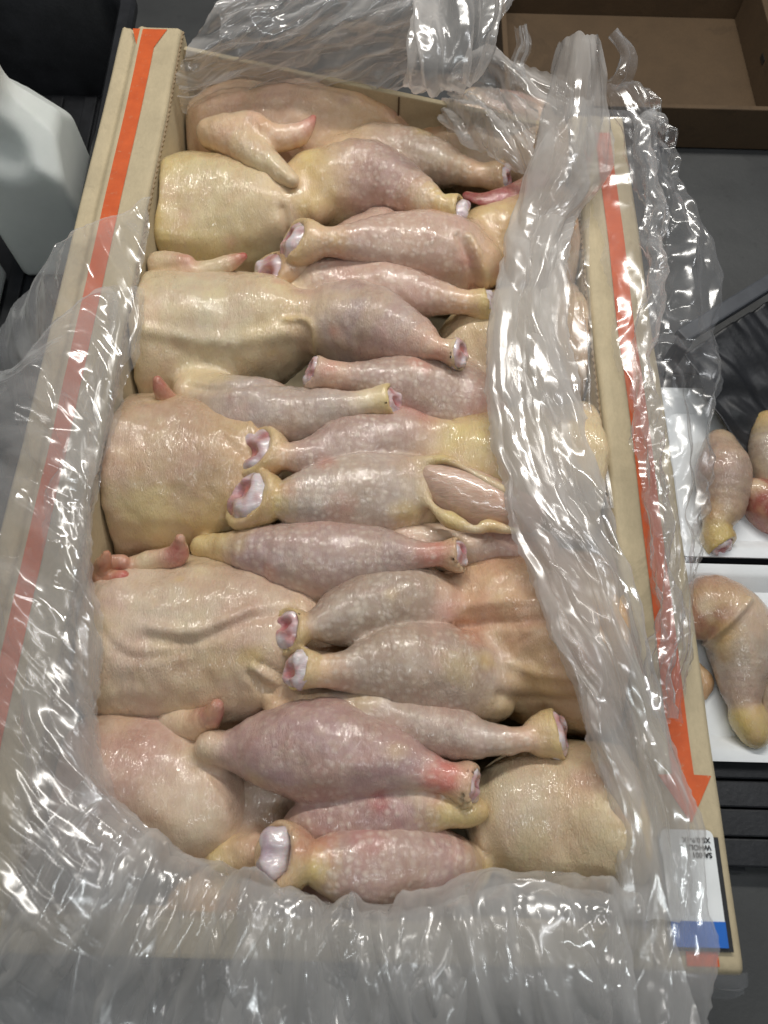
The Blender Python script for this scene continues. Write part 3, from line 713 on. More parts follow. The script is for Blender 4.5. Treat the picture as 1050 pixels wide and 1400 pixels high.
# right column, far to near --------------------------------------------------
bird('pale chicken at the far right corner with a dark red wing stump',
     [torso([(600, 200, 36, .146, ORG), (650, 210, 50, .158, PALE), (705, 220, 56, .160, PALE), (770, 240, 66, .160, TAN)], fol=.2)],
     [(leg([(650, 160, 30, .140), (700, 165, 30, .142), (750, 180, 28, .14)], None, VIO, PALE, PALE, PALE), 'cut')],
     spots=[(700, 200, .16, 12, (.35, .2, .1), .4)],
     wings=[('wing', [Chain([(640, 268, 9, .162, BLOOD), (665, 273, 13, .166, (.34, .09, .09)), (700, 264, 14, .166, (.40, .13, .13)), (735, 246, 16, .164, ROSE)], k=.005, fol=.5, flat=.5)], 'dark red wing stump', [(690, 268, .17, 16, (.48, .2, .25), .6)])])
bird('orange tinged chicken second from the far end of the right row',
     [torso([(655, 345, 40, .160, YEL), (690, 340, 62, .170, (.67, .49, .28)), (750, 345, 76, .176, (.66, .50, .32)), (815, 355, 80, .170, TAN)], fol=.05)],
     [(leg([(655, 362, 34, .174), (610, 350, 47, .184), (550, 340, 42, .188), (490, 333, 29, .190), (445, 332, 25, .192), (402, 331, 35, .196)], 1.0, MAUVE, PEACH, PEACH, (.70, .56, .30)), 'cut'),
      (leg([(520, 326, 34, .166), (460, 346, 26, .164), (410, 368, 20, .168), (368, 377, 31, .176)], 1.1, MAUVE, MAUVE, ROSE, (.70, .56, .30)), 'cut')],
     spots=[(645, 350, .18, 24, (.42, .18, .17), .55), (640, 385, .175, 26, FAT, .5), (700, 305, .17, 30, FAT, .3), (740, 330, .17, 30, (.62, .58, .54), .5), (720, 360, .17, 34, ORG, .5)],
     lines=[([(625, 330, .175), (660, 372, .176), (690, 395, .172)], 5, -.0024, (.56, .36, .27), .5), ([(640, 325, .178), (672, 362, .178), (700, 385, .174)], 5, .002, YEL, .4)])
bird('cream chicken half hidden in the middle of the right row with a smooth mauve leg',
     [torso([(640, 500, 55, .150, CREAM), (690, 490, 85, .166, CREAM), (760, 490, 92, .170, CREAM), (820, 490, 90, .168, TAN)], fol=.05)],
     [(leg([(660, 570, 36, .160), (620, 552, 50, .170), (560, 538, 44, .176), (500, 520, 30, .178), (460, 512, 24, .178), (428, 508, 25, .180)], .5, (.45, .335, .32), ROSE, PINK, PALE), 'cut')],
     spots=[(645, 590, .165, 30, (.64, .30, .22), .5)],
     more=())
bird('yellowish chicken in the right row with torn skin baring pink breast meat',
     [torso([(600, 640, 40, .160, YEL), (645, 640, 66, .174, YEL), (705, 648, 84, .180, (.68, .58, .36)), (780, 650, 92, .176, CREAM)], fol=0),
      Chain([(545, 575, 16, .165, (.56, .22, .22)), (580, 588, 17, .168, ROSE), (612, 590, 14, .170, YEL)], k=.006),
      Chain([(566, 645, 7, .176, YEL), (590, 690, 5, .181, CREAM), (618, 712, 8, .184, YEL), (650, 724, 5, .185, CREAM), (668, 718, 9, .186, YEL), (705, 726, 5, .185, CREAM)], k=.012),
      Chain([(574, 634, 8, .182, CREAM), (606, 628, 6, .187, YEL), (634, 640, 5, .189, CREAM), (660, 655, 7, .190, CREAM), (708, 682, 5, .190, CREAM)], k=.012)],
     [(leg([(590, 612, 28, .168), (540, 606, 36, .176), (480, 612, 38, .180), (420, 624, 28, .180), (385, 624, 24, .182), (350, 617, 34, .188)], 1.2, (.46, .345, .33), PALE, PEACH, (.70, .56, .30)), 'cut'),
      (leg([(585, 680, 40, .174), (540, 678, 50, .186), (480, 682, 50, .190), (420, 686, 38, .188), (380, 684, 28, .186), (340, 680, 38, .192)], 1.2, (.50, .42, .39), YEL, YEL, (.70, .56, .30)), 'cut')],
     spots=[(445, 632, .18, 20, (.52, .2, .17), .55), (355, 632, .18, 16, FAT, .8), (345, 700, .18, 20, FAT, .9), (680, 615, .18, 30, (.74, .66, .46), .5), (395, 670, .185, 20, ROSE, .35), (560, 705, .18, 30, YEL, .7)])
bm_meat = flesh('breast_meat', [Chain([(590, 652, 20, .183, (1, 1, 1)), (620, 670, 38, .1875, (1, 1, 1)), (662, 688, 38, .190, (1, .97, .95)), (720, 704, 26, .188, (1, .93, .92))], k=.006)], M['meat'], bpy.data.objects[[o.name for o in bpy.data.objects if o.name.startswith('whole_chicken')][-1]], vox=.0017, bumps=(.0012, .0006))
bird('orange backed chicken in the right row with a knobbly ridge along its back',
     [torso([(640, 825, 52, .160, (.66, .40, .28)), (690, 830, 74, .176, (.64, .43, .28)), (740, 868, 112, .184, (.58, .42, .29)), (810, 880, 116, .180, (.58, .40, .26))], fol=.2)],
     [(leg([(590, 830, 40, .176), (545, 824, 51, .184), (490, 836, 42, .188), (440, 853, 27, .188), (415, 860, 24, .188), (394, 862, 34, .194)], 1.0, (.41, .33, .29), GREY, PEACH, (.70, .56, .30)), 'cut'),
      (leg([(660, 935, 46, .176), (605, 922, 58, .190), (545, 914, 52, .192), (485, 916, 34, .190), (440, 917, 26, .190), (406, 914, 32, .196)], .8, (.43, .345, .31), GREY, PEACH, (.70, .56, .30)), 'cut')],
     spots=[(645, 815, .18, 40, (.66, .34, .25), .6), (650, 855, .18, 30, (.66, .32, .22), .7), (700, 850, .18, 40, (.60, .36, .24), .5), (740, 930, .18, 50, (.66, .48, .24), .5), (690, 985, .17, 40, (.40, .30, .20), .6), (405, 935, .18, 16, FAT, .9), (378, 885, .18, 10, FAT, .9), (630, 910, .19, 34, (.52, .42, .22), .5), (470, 925, .18, 20, ROSE, .3)],
     lines=[([(640, 820, .18), (700, 818, .186), (790, 822, .186)], 8, .002, None, 0), ([(630, 845, .18), (700, 845, .186), (790, 850, .186)], 7, -.0022, (.56, .36, .25), .4), ([(700, 900, .186), (760, 920, .186), (800, 925, .18)], 7, .0018, (.66, .49, .30), .4), ([(690, 950, .18), (750, 955, .18), (800, 965, .17)], 9, -.003, None, 0)],
     bumps=(.0028, .0011))
bird('pale cream smooth chicken at the near end of the right row',
     [torso([(690, 1110, 46, .160, CREAM), (725, 1115, 82, .178, (.63, .55, .42)), (780, 1115, 92, .184, CREAM), (850, 1120, 92, .180, CREAM)], fol=0, k=.010)],
     [(leg([(645, 1192, 26, .160), (600, 1186, 40, .176), (540, 1184, 50, .186), (475, 1184, 45, .188), (425, 1178, 31, .188), (380, 1170, 40, .196)], (-.3, 0, 1.3), (.45, .32, .31), YEL, YEL, PEACH), 'round')],
     spots=[(825, 1062, .185, 26, (.47, .33, .25), .9), (700, 1100, .18, 40, (.60, .50, .46), .4), (740, 1160, .18, 40, (.66, .56, .36), .5), (430, 1150, .19, 40, (.58, .22, .20), .6), (500, 1145, .19, 36, (.55, .2, .2), .45), (430, 1190, .185, 24, YEL, .6), (390, 1190, .18, 18, PEACH, .6)],
     lines=[([(660, 1060, .17), (655, 1110, .165), (665, 1160, .165)], 6, .0016, CREAM, .5)])
#FILM_BEGIN
# ------------------------------------------------------------------ the plastic liner
liner = empty('plastic_liner', (0, .33, .10))
tag(liner, 'crinkled clear plastic liner bag spilling over the rims of the chicken box', 'plastic liner')
def tri(x): return np.abs((x % 1.0) * 2 - 1) * 2 - 1
def film(rows, mat, ang=90, amp=.004, step=.0013, seed=1, curl=(0, 0, 0, 0), ragged=.0, fold=.018, label=None, shards=1.0):
    """rows of (px, py, z); every row has the same number of points. ang: direction of the long folds in the
    sheet's own (s across, t along) frame; curl: drop of the edges (left, right, start, end)"""
    G = np.array([[at(*p) for p in r] for r in rows])
    n = 6
    G = np.stack([catmull(G[i], n) for i in range(len(G))]); G = np.stack([catmull(G[:, j], n) for j in range(G.shape[1])], 1)
    su = np.linalg.norm(np.diff(G, axis=1), axis=2).mean(0); sv = np.linalg.norm(np.diff(G, axis=0), axis=2).mean(1)
    U = np.concatenate([[0], np.cumsum(su)]); Vv = np.concatenate([[0], np.cumsum(sv)])
    nu, nv = int(U[-1] / step) + 2, int(Vv[-1] / step) + 2
    un, vn = np.linspace(0, U[-1], nu), np.linspace(0, Vv[-1], nv)
    T = np.stack([np.stack([np.interp(un, U, G[i, :, c]) for c in range(3)], 1) for i in range(len(G))])
    P = np.stack([np.stack([np.interp(vn, Vv, T[:, j, c]) for c in range(3)], 1) for j in range(nu)], 1)
    s, t = np.meshgrid(un, vn)
    if ragged > 0:       # torn, wavy outline
        for ax_ in (0, 1):
            c_, o_, L = (s, t, U[-1]) if ax_ == 0 else (t, s, Vv[-1])
            for edge in (0, 1):
                e = c_ if edge == 0 else L - c_
                o = np.exp(-e / .02) * (noise3(o_ / .024, edge * 9.1, ax_ * 5, seed) + 1.8 * noise3(o_ / .055, edge * 5.1, 7 + ax_, seed)) + np.exp(-e / .003) * .45 * noise3(o_ / .006, edge, 3 + ax_ * 5, seed)
                Q_ = P if ax_ == 0 else P.transpose(1, 0, 2)
                d = Q_[:, min(4, Q_.shape[1] - 1)] - Q_[:, 0] if edge == 0 else Q_[:, -1] - Q_[:, -min(5, Q_.shape[1])]
                d = d / np.maximum(np.linalg.norm(d, axis=1), 1e-6)[:, None]
                P = P + (d[:, None, :] if ax_ == 0 else d[None]) * (ragged * o)[..., None]
    ca, sa = math.cos(RAD(ang)), math.sin(RAD(ang))
    a, b = s * ca + t * sa, -s * sa + t * ca
    b = b + .010 * noise3(a / .07, b / .05, 1, seed) + .003 * noise3(a / .025, b / .02, 2, seed)
    cr = lambda n, w: np.exp(-np.abs(n) / w)
    m1 = np.clip(noise3(a / .10, b / .03, 60, seed) * 2 + .4, 0, 1); m2 = np.clip(noise3(a / .06, b / .02, 61, seed) * 2.2, 0, 1)
    amp = amp * 1.5
    h = amp * .30 * cr(noise3(a / (fold * 10), b / (fold * 1.3), 3, seed), .10) * m1
    h += amp * .22 * cr(noise3(a / (fold * 6), b / (fold * .6), 4, seed), .09) * m2
    rng = random.Random(seed)
    for i in range(16):  # sharp straight creases: folded facets that fade in and out
        th = RAD(ang + rng.gauss(0, 11 if i < 13 else 45)); lam = rng.uniform(.014, .060) * fold / .018
        q = (s * -math.sin(th) + t * math.cos(th)) / lam + rng.random() + .12 * noise3(s / .10, t / .10, 10 + i, seed)
        mk = np.clip(noise3(a / .13, b / .035, 30 + i, seed) * 3.0 - .30, 0, 1)
        h += amp * .22 * shards * min(1.6, lam / .02) * tri(q) * mk
    h = h * np.clip(.25 + np.minimum(t, Vv[-1] - t) / .012, .25, 1)
    h += amp * .8 * noise3(a / .14, b / .06, 50, seed)
    sf = noise3(a / (fold * 14), b / (fold * 1.9), 55, seed); h += amp * 1.2 * (1 - 2 * np.sqrt(sf * sf + .0012))
    for k, (e, c) in enumerate(zip((s, U[-1] - s, t, Vv[-1] - t), curl)):
        if c: h -= c * np.exp(-(e / (abs(c) * 1.1)) ** 1.6)
    dsu = np.gradient(P, axis=1); dsv = np.gradient(P, axis=0)
    N = np.cross(dsu, dsv); N /= np.maximum(np.linalg.norm(N, axis=2), 1e-9)[..., None]
    if N[..., 2].mean() < 0: N = -N
    P = P + N * h[..., None]
    idx = np.arange(nu * nv).reshape(nv, nu)
    Q = np.stack([idx[:-1, :-1], idx[:-1, 1:], idx[1:, 1:], idx[1:, :-1]], -1).reshape(-1, 4)
    o = mesh_obj('film_flap', P.reshape(-1, 3), Q, mat, liner)
    ul = o.data.uv_layers.new(name='UVMap')
    uv = np.stack([a * .13 + seed * .37, b + seed * .21], -1).reshape(-1, 2)[Q.ravel()]
    ul.data.foreach_set('uv', uv.astype(np.float32).ravel())
    if label: o['label'] = label
    return o

# right: milky strip folded in over the right hand birds, gathered to a peak at the far end
film([[(x, y, (r[0][2] + (z - r[0][2]) * (.5 if y > 280 else 1)) - (.007 if j == 2 and y > 280 else 0)) for j, (x, y, z) in enumerate(r)] for r in [[(770, 58, .235), (781, 48, .252), (792, 46, .258), (804, 54, .250), (814, 74, .235)],
      [(757, 110, .205), (772, 105, .240), (790, 104, .252), (808, 108, .240), (822, 118, .215)],
      [(740, 180, .190), (762, 176, .224), (786, 174, .238), (808, 178, .225), (828, 186, .200)],
      [(722, 240, .186), (744, 238, .214), (770, 236, .226), (797, 240, .214), (820, 235, .196)],
      [(700, 310, .186), (718, 310, .206), (738, 312, .214), (758, 312, .206), (782, 300, .188)],
      [(680, 390, .186), (700, 390, .202), (722, 392, .208), (745, 392, .204), (768, 388, .190)],
      [(665, 470, .186), (690, 470, .202), (718, 470, .208), (745, 470, .204), (772, 470, .190)],
      [(664, 550, .188), (695, 550, .204), (728, 550, .209), (762, 550, .204), (792, 556, .190)],
      [(678, 630, .190), (712, 630, .206), (748, 630, .211), (782, 630, .205), (814, 640, .190)],
      [(704, 720, .192), (738, 720, .208), (774, 720, .212), (808, 720, .206), (840, 730, .190)],
      [(736, 810, .194), (768, 810, .209), (802, 810, .213), (835, 810, .207), (864, 815, .192)],
      [(772, 905, .194), (802, 905, .209), (834, 905, .213), (862, 905, .208), (888, 908, .194)],
      [(802, 1000, .194), (832, 1000, .208), (860, 1000, .212), (886, 1000, .208), (912, 1004, .196)],
      [(832, 1090, .192), (860, 1090, .206), (888, 1090, .211), (918, 1090, .208), (950, 1095, .198)],
      [(845, 1170, .188), (876, 1175, .202), (906, 1180, .209), (940, 1180, .207), (974, 1180, .198)],
      [(835, 1260, .184), (870, 1265, .198), (905, 1270, .206), (942, 1275, .206), (978, 1275, .198)],
      [(800, 1340, .176), (845, 1345, .190), (888, 1350, .198), (928, 1355, .200), (966, 1360, .194)],
      [(780, 1440, .15), (830, 1440, .165), (880, 1440, .175), (920, 1440, .175), (955, 1440, .17)]]],
     M['film_milky'], 90, .0042, seed=3, curl=(.003, .003, 0, 0), ragged=.006, fold=.019, label='milky folded strip over the right hand birds')
film([[(742, 150, .190), (770, 140, .215), (800, 142, .215), (826, 152, .195)],
      [(716, 260, .184), (745, 258, .204), (775, 258, .204), (806, 250, .186)],
      [(676, 400, .184), (706, 400, .196), (736, 400, .197), (764, 404, .186)],
      [(668, 560, .186), (708, 560, .198), (750, 560, .199), (786, 566, .186)],
      [(700, 710, .188), (742, 710, .200), (786, 710, .202), (830, 720, .188)],
      [(768, 900, .190), (806, 900, .202), (846, 900, .204), (880, 910, .190)],
      [(826, 1080, .188), (862, 1080, .200), (900, 1080, .203), (936, 1085, .192)],
      [(838, 1250, .182), (876, 1250, .194), (914, 1255, .198), (950, 1255, .194)]],
     M['film_milky'], 84, .003, seed=4, curl=(.004, .004, 0, 0), ragged=.004, fold=.012, label='second layer of the milky strip')
# right: thin film clinging to the birds beside the strip
film([[(735, 270, .178), (765, 262, .186), (800, 255, .182), (812, 250, .186)],
      [(728, 340, .180), (760, 335, .190), (790, 330, .184), (806, 330, .186)],
      [(735, 430, .180), (762, 430, .190), (790, 430, .182), (808, 430, .184)],
      [(745, 520, .180), (772, 520, .190), (798, 520, .182), (814, 520, .183)],
      [(762, 610, .182), (790, 610, .188), (812, 610, .182), (826, 610, .183)],
      [(790, 700, .182), (812, 700, .186), (830, 700, .181), (840, 700, .182)]],
     M['film'], 90, .004, seed=5, fold=.012, label='thin film clinging to the right hand birds', shards=1.3)
# right: film over the rim and the crackly torn edge outside it
film([[(806, 168, .205), (830, 150, .215), (858, 148, .215), (884, 160, .205)],
      [(812, 240, .188), (838, 240, .194), (866, 240, .196), (892, 246, .194)],
      [(820, 330, .185), (846, 330, .189), (874, 330, .191), (900, 330, .190)],
      [(836, 430, .1845), (856, 430, .188), (878, 430, .190), (902, 430, .189)],
      [(852, 530, .1845), (870, 530, .188), (888, 530, .190), (908, 530, .190)],
      [(872, 620, .1845), (886, 620, .188), (900, 620, .190), (916, 620, .191)],
      [(886, 720, .1845), (900, 720, .188), (914, 720, .190), (930, 720, .190)],
      [(893, 820, .1845), (908, 820, .188), (924, 820, .190), (940, 820, .190)],
      [(900, 910, .1845), (914, 910, .187), (928, 910, .189), (940, 910, .189)],
      [(912, 985, .184), (920, 985, .185), (928, 985, .186), (934, 985, .186)]],
     M['film_clear'], 92, .0026, seed=6, curl=(.002, .004, .004, 0), ragged=.005, fold=.014, label='thin film lying over the right rim')
film([[(820, 120, .215), (838, 112, .226), (858, 112, .224), (878, 130, .212)],
      [(850, 190, .205), (868, 178, .216), (890, 176, .212), (908, 186, .200)],
      [(872, 260, .200), (890, 252, .210), (908, 254, .204), (928, 262, .190)],
      [(890, 330, .198), (912, 326, .208), (938, 330, .200), (968, 338, .184)],
      [(888, 400, .198), (916, 400, .208), (950, 402, .198), (984, 410, .180)],
      [(878, 480, .197), (908, 480, .207), (946, 482, .196), (982, 490, .178)],
      [(876, 560, .196), (906, 560, .206), (942, 562, .196), (976, 568, .178)],
      [(886, 640, .195), (912, 640, .205), (940, 642, .196), (966, 646, .180)],
      [(898, 720, .194), (918, 720, .203), (936, 722, .197), (956, 726, .182)],
      [(908, 800, .193), (920, 800, .201), (934, 802, .196), (946, 806, .184)],
      [(910, 870, .191), (920, 870, .198), (928, 872, .195), (936, 876, .186)],
      [(906, 950, .187), (912, 950, .191), (918, 952, .190), (924, 955, .186)]],
     M['film_clear'], 90, .0052, seed=7, curl=(.006, .006, .004, 0), ragged=.008, fold=.013, label='clear crackly torn edge outside the right rim', shards=1.5)
film([[(868, 170, .216), (884, 158, .222), (902, 162, .214)],
      [(880, 300, .208), (894, 298, .214), (906, 302, .206)],
      [(876, 420, .206), (888, 420, .214), (902, 422, .206)],
      [(868, 540, .204), (880, 540, .212), (896, 542, .204)],
      [(880, 650, .202), (892, 650, .210), (906, 652, .202)],
      [(902, 760, .200), (910, 760, .206), (922, 762, .199)],
      [(900, 880, .196), (908, 880, .202), (918, 882, .196)],
      [(898, 980, .188), (902, 980, .190), (906, 982, .188)]],
     M['film'], 90, .005, seed=8, curl=(.004, .004, 0, 0), ragged=.006, fold=.008, label='gathered clear seam along the outside of the right rim', shards=1.6)
for k, pts in enumerate(([(878, 160, .212), (900, 168, .215), (908, 185, .208)], [(838, 118, .22), (850, 104, .23), (858, 80, .236), (850, 60, .236), (838, 46, .232)], [(712, 118, .212), (708, 90, .226), (716, 62, .238), (711, 34, .25)])):
    rows = []
    for i, (x, y, z) in enumerate(pts):
        w = (18, 8, 15)[k] * (1 - .75 * i / (len(pts) - 1)); rows.append([(x - w * .5, y, z - .004), (x, y - 2, z + .004), (x + w * .5, y + 2, z - .004)])
    film(rows, M['film_clear'] if k == 1 else M['film'], 90, .003, seed=20 + k, ragged=.006, fold=.008, step=.001, label='torn curl of film at the far right')
# left: film folded out over the left rim
film([[(85, 335, .184), (118, 312, .188), (150, 296, .190), (178, 284, .189), (206, 262, .186)],
      [(48, 388, .178), (92, 368, .190), (134, 352, .192), (166, 342, .191), (198, 330, .188)],
      [(10, 445, .168), (66, 430, .190), (116, 418, .193), (154, 410, .192), (192, 404, .188)],
      [(-20, 510, .160), (44, 500, .190), (98, 490, .194), (142, 484, .192), (186, 478, .186)],
      [(-45, 590, .155), (24, 580, .188), (80, 572, .194), (124, 566, .192), (164, 560, .186)],
      [(-60, 680, .150), (5, 670, .186), (62, 662, .194), (104, 656, .193), (138, 655, .184)],
      [(-70, 770, .150), (-8, 765, .184), (50, 760, .194), (96, 758, .194), (128, 758, .184)],
      [(-75, 860, .150), (-14, 860, .184), (46, 860, .194), (96, 860, .193), (136, 860, .184)],
      [(-75, 960, .150), (-14, 960, .184), (46, 960, .194), (98, 960, .193), (138, 962, .184)],
      [(-75, 1060, .150), (-14, 1060, .186), (46, 1060, .196), (100, 1060, .194), (150, 1075, .185)],
      [(-75, 1160, .150), (-8, 1160, .188), (60, 1160, .198), (130, 1160, .196), (205, 1150, .186)],
      [(-75, 1270, .145), (0, 1270, .186), (70, 1270, .198), (140, 1270, .196), (215, 1260, .186)],
      [(-75, 1420, .11), (0, 1420, .15), (80, 1420, .165), (150, 1420, .165), (230, 1420, .16)]],
     M['film'], 62, .0036, seed=9, curl=(0, .006, .003, 0), ragged=.004, fold=.030, label='wrinkled film folded out over the left rim', shards=1.2)
film([[(150, 402, .187), (172, 398, .191), (194, 392, .187)],
      [(140, 480, .188), (162, 474, .192), (186, 466, .184)],
      [(112, 570, .189), (136, 562, .192), (160, 552, .184)],
      [(78, 680, .190), (108, 672, .194), (134, 664, .183)],
      [(56, 790, .191), (96, 785, .195), (128, 782, .183)],
      [(40, 900, .192), (88, 900, .196), (133, 900, .184)],
      [(30, 1010, .192), (86, 1010, .197), (137, 1015, .185)],
      [(20, 1130, .192), (96, 1130, .198), (172, 1128, .186)],
      [(10, 1260, .190), (96, 1260, .196), (190, 1260, .186)]],
     M['film'], 80, .0028, seed=10, curl=(0, .006, 0, 0), ragged=.005, fold=.014, label='inner layer of film along the left rim')
film([[(-60, 560, .170), (10, 500, .200), (70, 440, .206), (120, 400, .202), (170, 380, .194)],
      [(-80, 680, .165), (-10, 640, .198), (50, 600, .206), (100, 575, .203), (140, 560, .194)],
      [(-90, 820, .165), (-20, 790, .196), (36, 760, .206), (84, 740, .204), (122, 725, .194)],
      [(-90, 960, .165), (-20, 940, .196), (36, 925, .207), (82, 910, .205), (120, 905, .196)],
      [(-90, 1100, .165), (-20, 1090, .198), (40, 1080, .208), (90, 1075, .206), (132, 1070, .198)],
      [(-90, 1250, .16), (-10, 1250, .198), (60, 1250, .208), (120, 1250, .206), (175, 1240, .198)],
      [(-90, 1420, .12), (0, 1420, .16), (80, 1420, .172), (150, 1420, .172), (220, 1420, .168)]],
     M['film'], 48, .0044, seed=19, curl=(0, .006, .005, 0), ragged=.005, fold=.036, label='outer fold of film along the left rim', shards=1.3)
# near end: film gathered over the near wall
film([[(120, 1062, 0.1840), (205, 1132, 0.1840), (300, 1176, 0.1840), (400, 1208, 0.1850), (495, 1238, 0.1800), (580, 1218, 0.1840), (672, 1186, 0.1900), (762, 1192, 0.1900), (840, 1210, 0.1860), (900, 1200, 0.1860)],
      [(80, 1120, 0.1960), (190, 1180, 0.1960), (295, 1215, 0.1960), (400, 1240, 0.1960), (495, 1262, 0.1940), (585, 1250, 0.1980), (672, 1226, 0.2040), (765, 1230, 0.2040), (848, 1245, 0.2000), (910, 1240, 0.1960)],
      [(40, 1200, 0.2000), (170, 1240, 0.2000), (285, 1260, 0.2000), (395, 1275, 0.2000), (495, 1290, 0.2000), (590, 1288, 0.2040), (680, 1275, 0.2080), (772, 1280, 0.2080), (856, 1292, 0.2040), (925, 1290, 0.1980)],
      [(0, 1280, 0.1960), (150, 1300, 0.1980), (275, 1310, 0.1980), (390, 1316, 0.1980), (495, 1324, 0.2000), (595, 1328, 0.2030), (686, 1326, 0.2060), (778, 1330, 0.2050), (862, 1338, 0.2020), (935, 1340, 0.1960)],
      [(-30, 1350, 0.1780), (140, 1358, 0.1860), (270, 1362, 0.1900), (388, 1364, 0.1920), (495, 1368, 0.1960), (600, 1374, 0.2000), (692, 1376, 0.2020), (784, 1380, 0.2000), (868, 1386, 0.1980), (945, 1388, 0.1940)],
      [(-40, 1440, 0.1650), (130, 1440, 0.1750), (265, 1440, 0.1850), (388, 1440, 0.1900), (495, 1440, 0.1900), (605, 1440, 0.1900), (698, 1440, 0.1900), (790, 1440, 0.1900), (872, 1440, 0.1900), (950, 1440, 0.1900)]],
     M['film_milky'], 108, .0050, seed=11, curl=(0, 0, .006, 0), ragged=.0022, fold=.020, label='cloudy film bunched over the near wall', shards=1.9)
film([[(170, 1128, 0.1860), (290, 1186, 0.1880), (400, 1220, 0.1880), (500, 1250, 0.1840), (590, 1232, 0.1880), (680, 1204, 0.1940), (765, 1210, 0.1940), (835, 1225, 0.1900)],
      [(130, 1220, 0.1940), (270, 1250, 0.1950), (390, 1268, 0.1950), (500, 1284, 0.1940), (600, 1280, 0.1980), (690, 1266, 0.2000), (775, 1270, 0.2000), (850, 1280, 0.1980)],
      [(90, 1320, 0.1900), (250, 1332, 0.1900), (380, 1338, 0.1910), (500, 1344, 0.1920), (610, 1346, 0.2020), (700, 1346, 0.2040), (785, 1348, 0.2040), (865, 1352, 0.2020)],
      [(60, 1430, 0.1750), (235, 1430, 0.1850), (372, 1430, 0.1900), (500, 1430, 0.1900), (618, 1430, 0.1900), (708, 1430, 0.1900), (793, 1430, 0.1900), (875, 1430, 0.1900)]],
     M['film'], 70, .0045, seed=12, curl=(0, 0, .005, 0), ragged=.0022, fold=.015, label='second layer of film over the near wall', shards=2.0)
film([[(330, 1200, 0.1900), (430, 1226, 0.1920), (520, 1250, 0.1900), (600, 1236, 0.1940), (690, 1210, 0.2020), (770, 1214, 0.2040), (836, 1224, 0.1980)],
      [(320, 1270, 0.2000), (425, 1280, 0.2020), (515, 1296, 0.2030), (604, 1290, 0.2060), (694, 1278, 0.2120), (778, 1284, 0.2120), (852, 1296, 0.2060)],
      [(310, 1345, 0.2000), (420, 1350, 0.2020), (515, 1356, 0.2050), (608, 1358, 0.2090), (698, 1360, 0.2120), (784, 1364, 0.2120), (864, 1370, 0.2080)],
      [(300, 1440, 0.1850), (415, 1440, 0.1900), (515, 1440, 0.1900), (612, 1440, 0.1900), (702, 1440, 0.1900), (790, 1440, 0.1900), (872, 1440, 0.1900)]],
     M['film_milky'], 82, .0052, seed=23, curl=(.006, 0, .006, 0), ragged=.0022, fold=.022, label='puffed cloudy fold of film over the near wall', shards=1.8)
# far end: crumpled film standing up behind the far wall, a drooping tuft, and the gathers towards the peak
film([[(238, 150, .140), (300, 140, .130), (370, 132, .130), (440, 138, .130), (505, 132, .140), (560, 104, .17)],
      [(238, 118, .176), (300, 108, .168), (370, 102, .168), (440, 104, .168), (508, 98, .176), (566, 84, .19)],
      [(250, 84, .200), (310, 72, .202), (375, 66, .204), (440, 66, .204), (512, 66, .206), (575, 62, .212)],
      [(272, 46, .222), (325, 34, .228), (385, 28, .232), (448, 26, .232), (518, 28, .234), (588, 30, .236)],
      [(300, 8, .235), (345, -6, .245), (400, -12, .250), (460, -14, .250), (530, -12, .250), (605, -6, .250)],
      [(330, -40, .235), (370, -52, .245), (420, -58, .250), (475, -60, .250), (540, -58, .250), (620, -50, .25)]],
     M['film_milky'], 22, .0062, seed=13, curl=(.006, 0, .004, 0), ragged=.006, fold=.018, label='crumpled film standing over the far wall', shards=1.5)
film([[(262, 140, .150), (340, 122, .150), (420, 126, .150), (500, 112, .165), (566, 92, .19)],
      [(262, 96, .190), (340, 86, .192), (420, 84, .192), (504, 80, .196), (574, 68, .21)],
      [(285, 40, .232), (355, 30, .238), (430, 24, .240), (510, 22, .242), (592, 22, .246)],
      [(330, -30, .245), (390, -40, .255), (450, -42, .258), (525, -40, .258), (615, -36, .258)]],
     M['film'], 12, .005, seed=14, ragged=.01, fold=.013, label='second layer of crumpled film over the far wall', shards=1.5)
film([[(585, -40, .265), (612, -48, .275), (642, -48, .275), (672, -42, .265), (700, -30, .255)],
      [(572, 10, .262), (600, 2, .276), (630, 0, .278), (660, 6, .268), (688, 14, .252)],
      [(562, 55, .250), (588, 52, .270), (616, 50, .274), (642, 54, .264), (664, 60, .244)],
      [(558, 95, .232), (580, 98, .252), (604, 102, .256), (628, 100, .248), (646, 96, .228)],
      [(560, 118, .205), (580, 128, .220), (602, 132, .224), (620, 122, .216), (638, 112, .205)]],
     M['film_milky'], 78, .0060, seed=15, curl=(.006, .006, 0, .008), ragged=.007, fold=.012, label='drooping tuft of cloudy film at the far end', shards=1.3)
film([[(622, 92, .205), (662, 66, .220), (700, 74, .224), (740, 96, .224), (786, 120, .226)],
      [(616, 112, .196), (660, 100, .210), (700, 110, .214), (738, 132, .214), (780, 150, .216)],
      [(618, 128, .186), (660, 130, .196), (698, 142, .200), (734, 164, .202), (770, 184, .204)],
      [(640, 138, .172), (668, 152, .180), (700, 172, .184), (728, 194, .188), (752, 216, .190)]],
     M['film_milky'], 14, .0046, seed=16, curl=(0, 0, .004, .005), ragged=.005, fold=.011, label='pleated film between the tuft and the peak', shards=1.2)
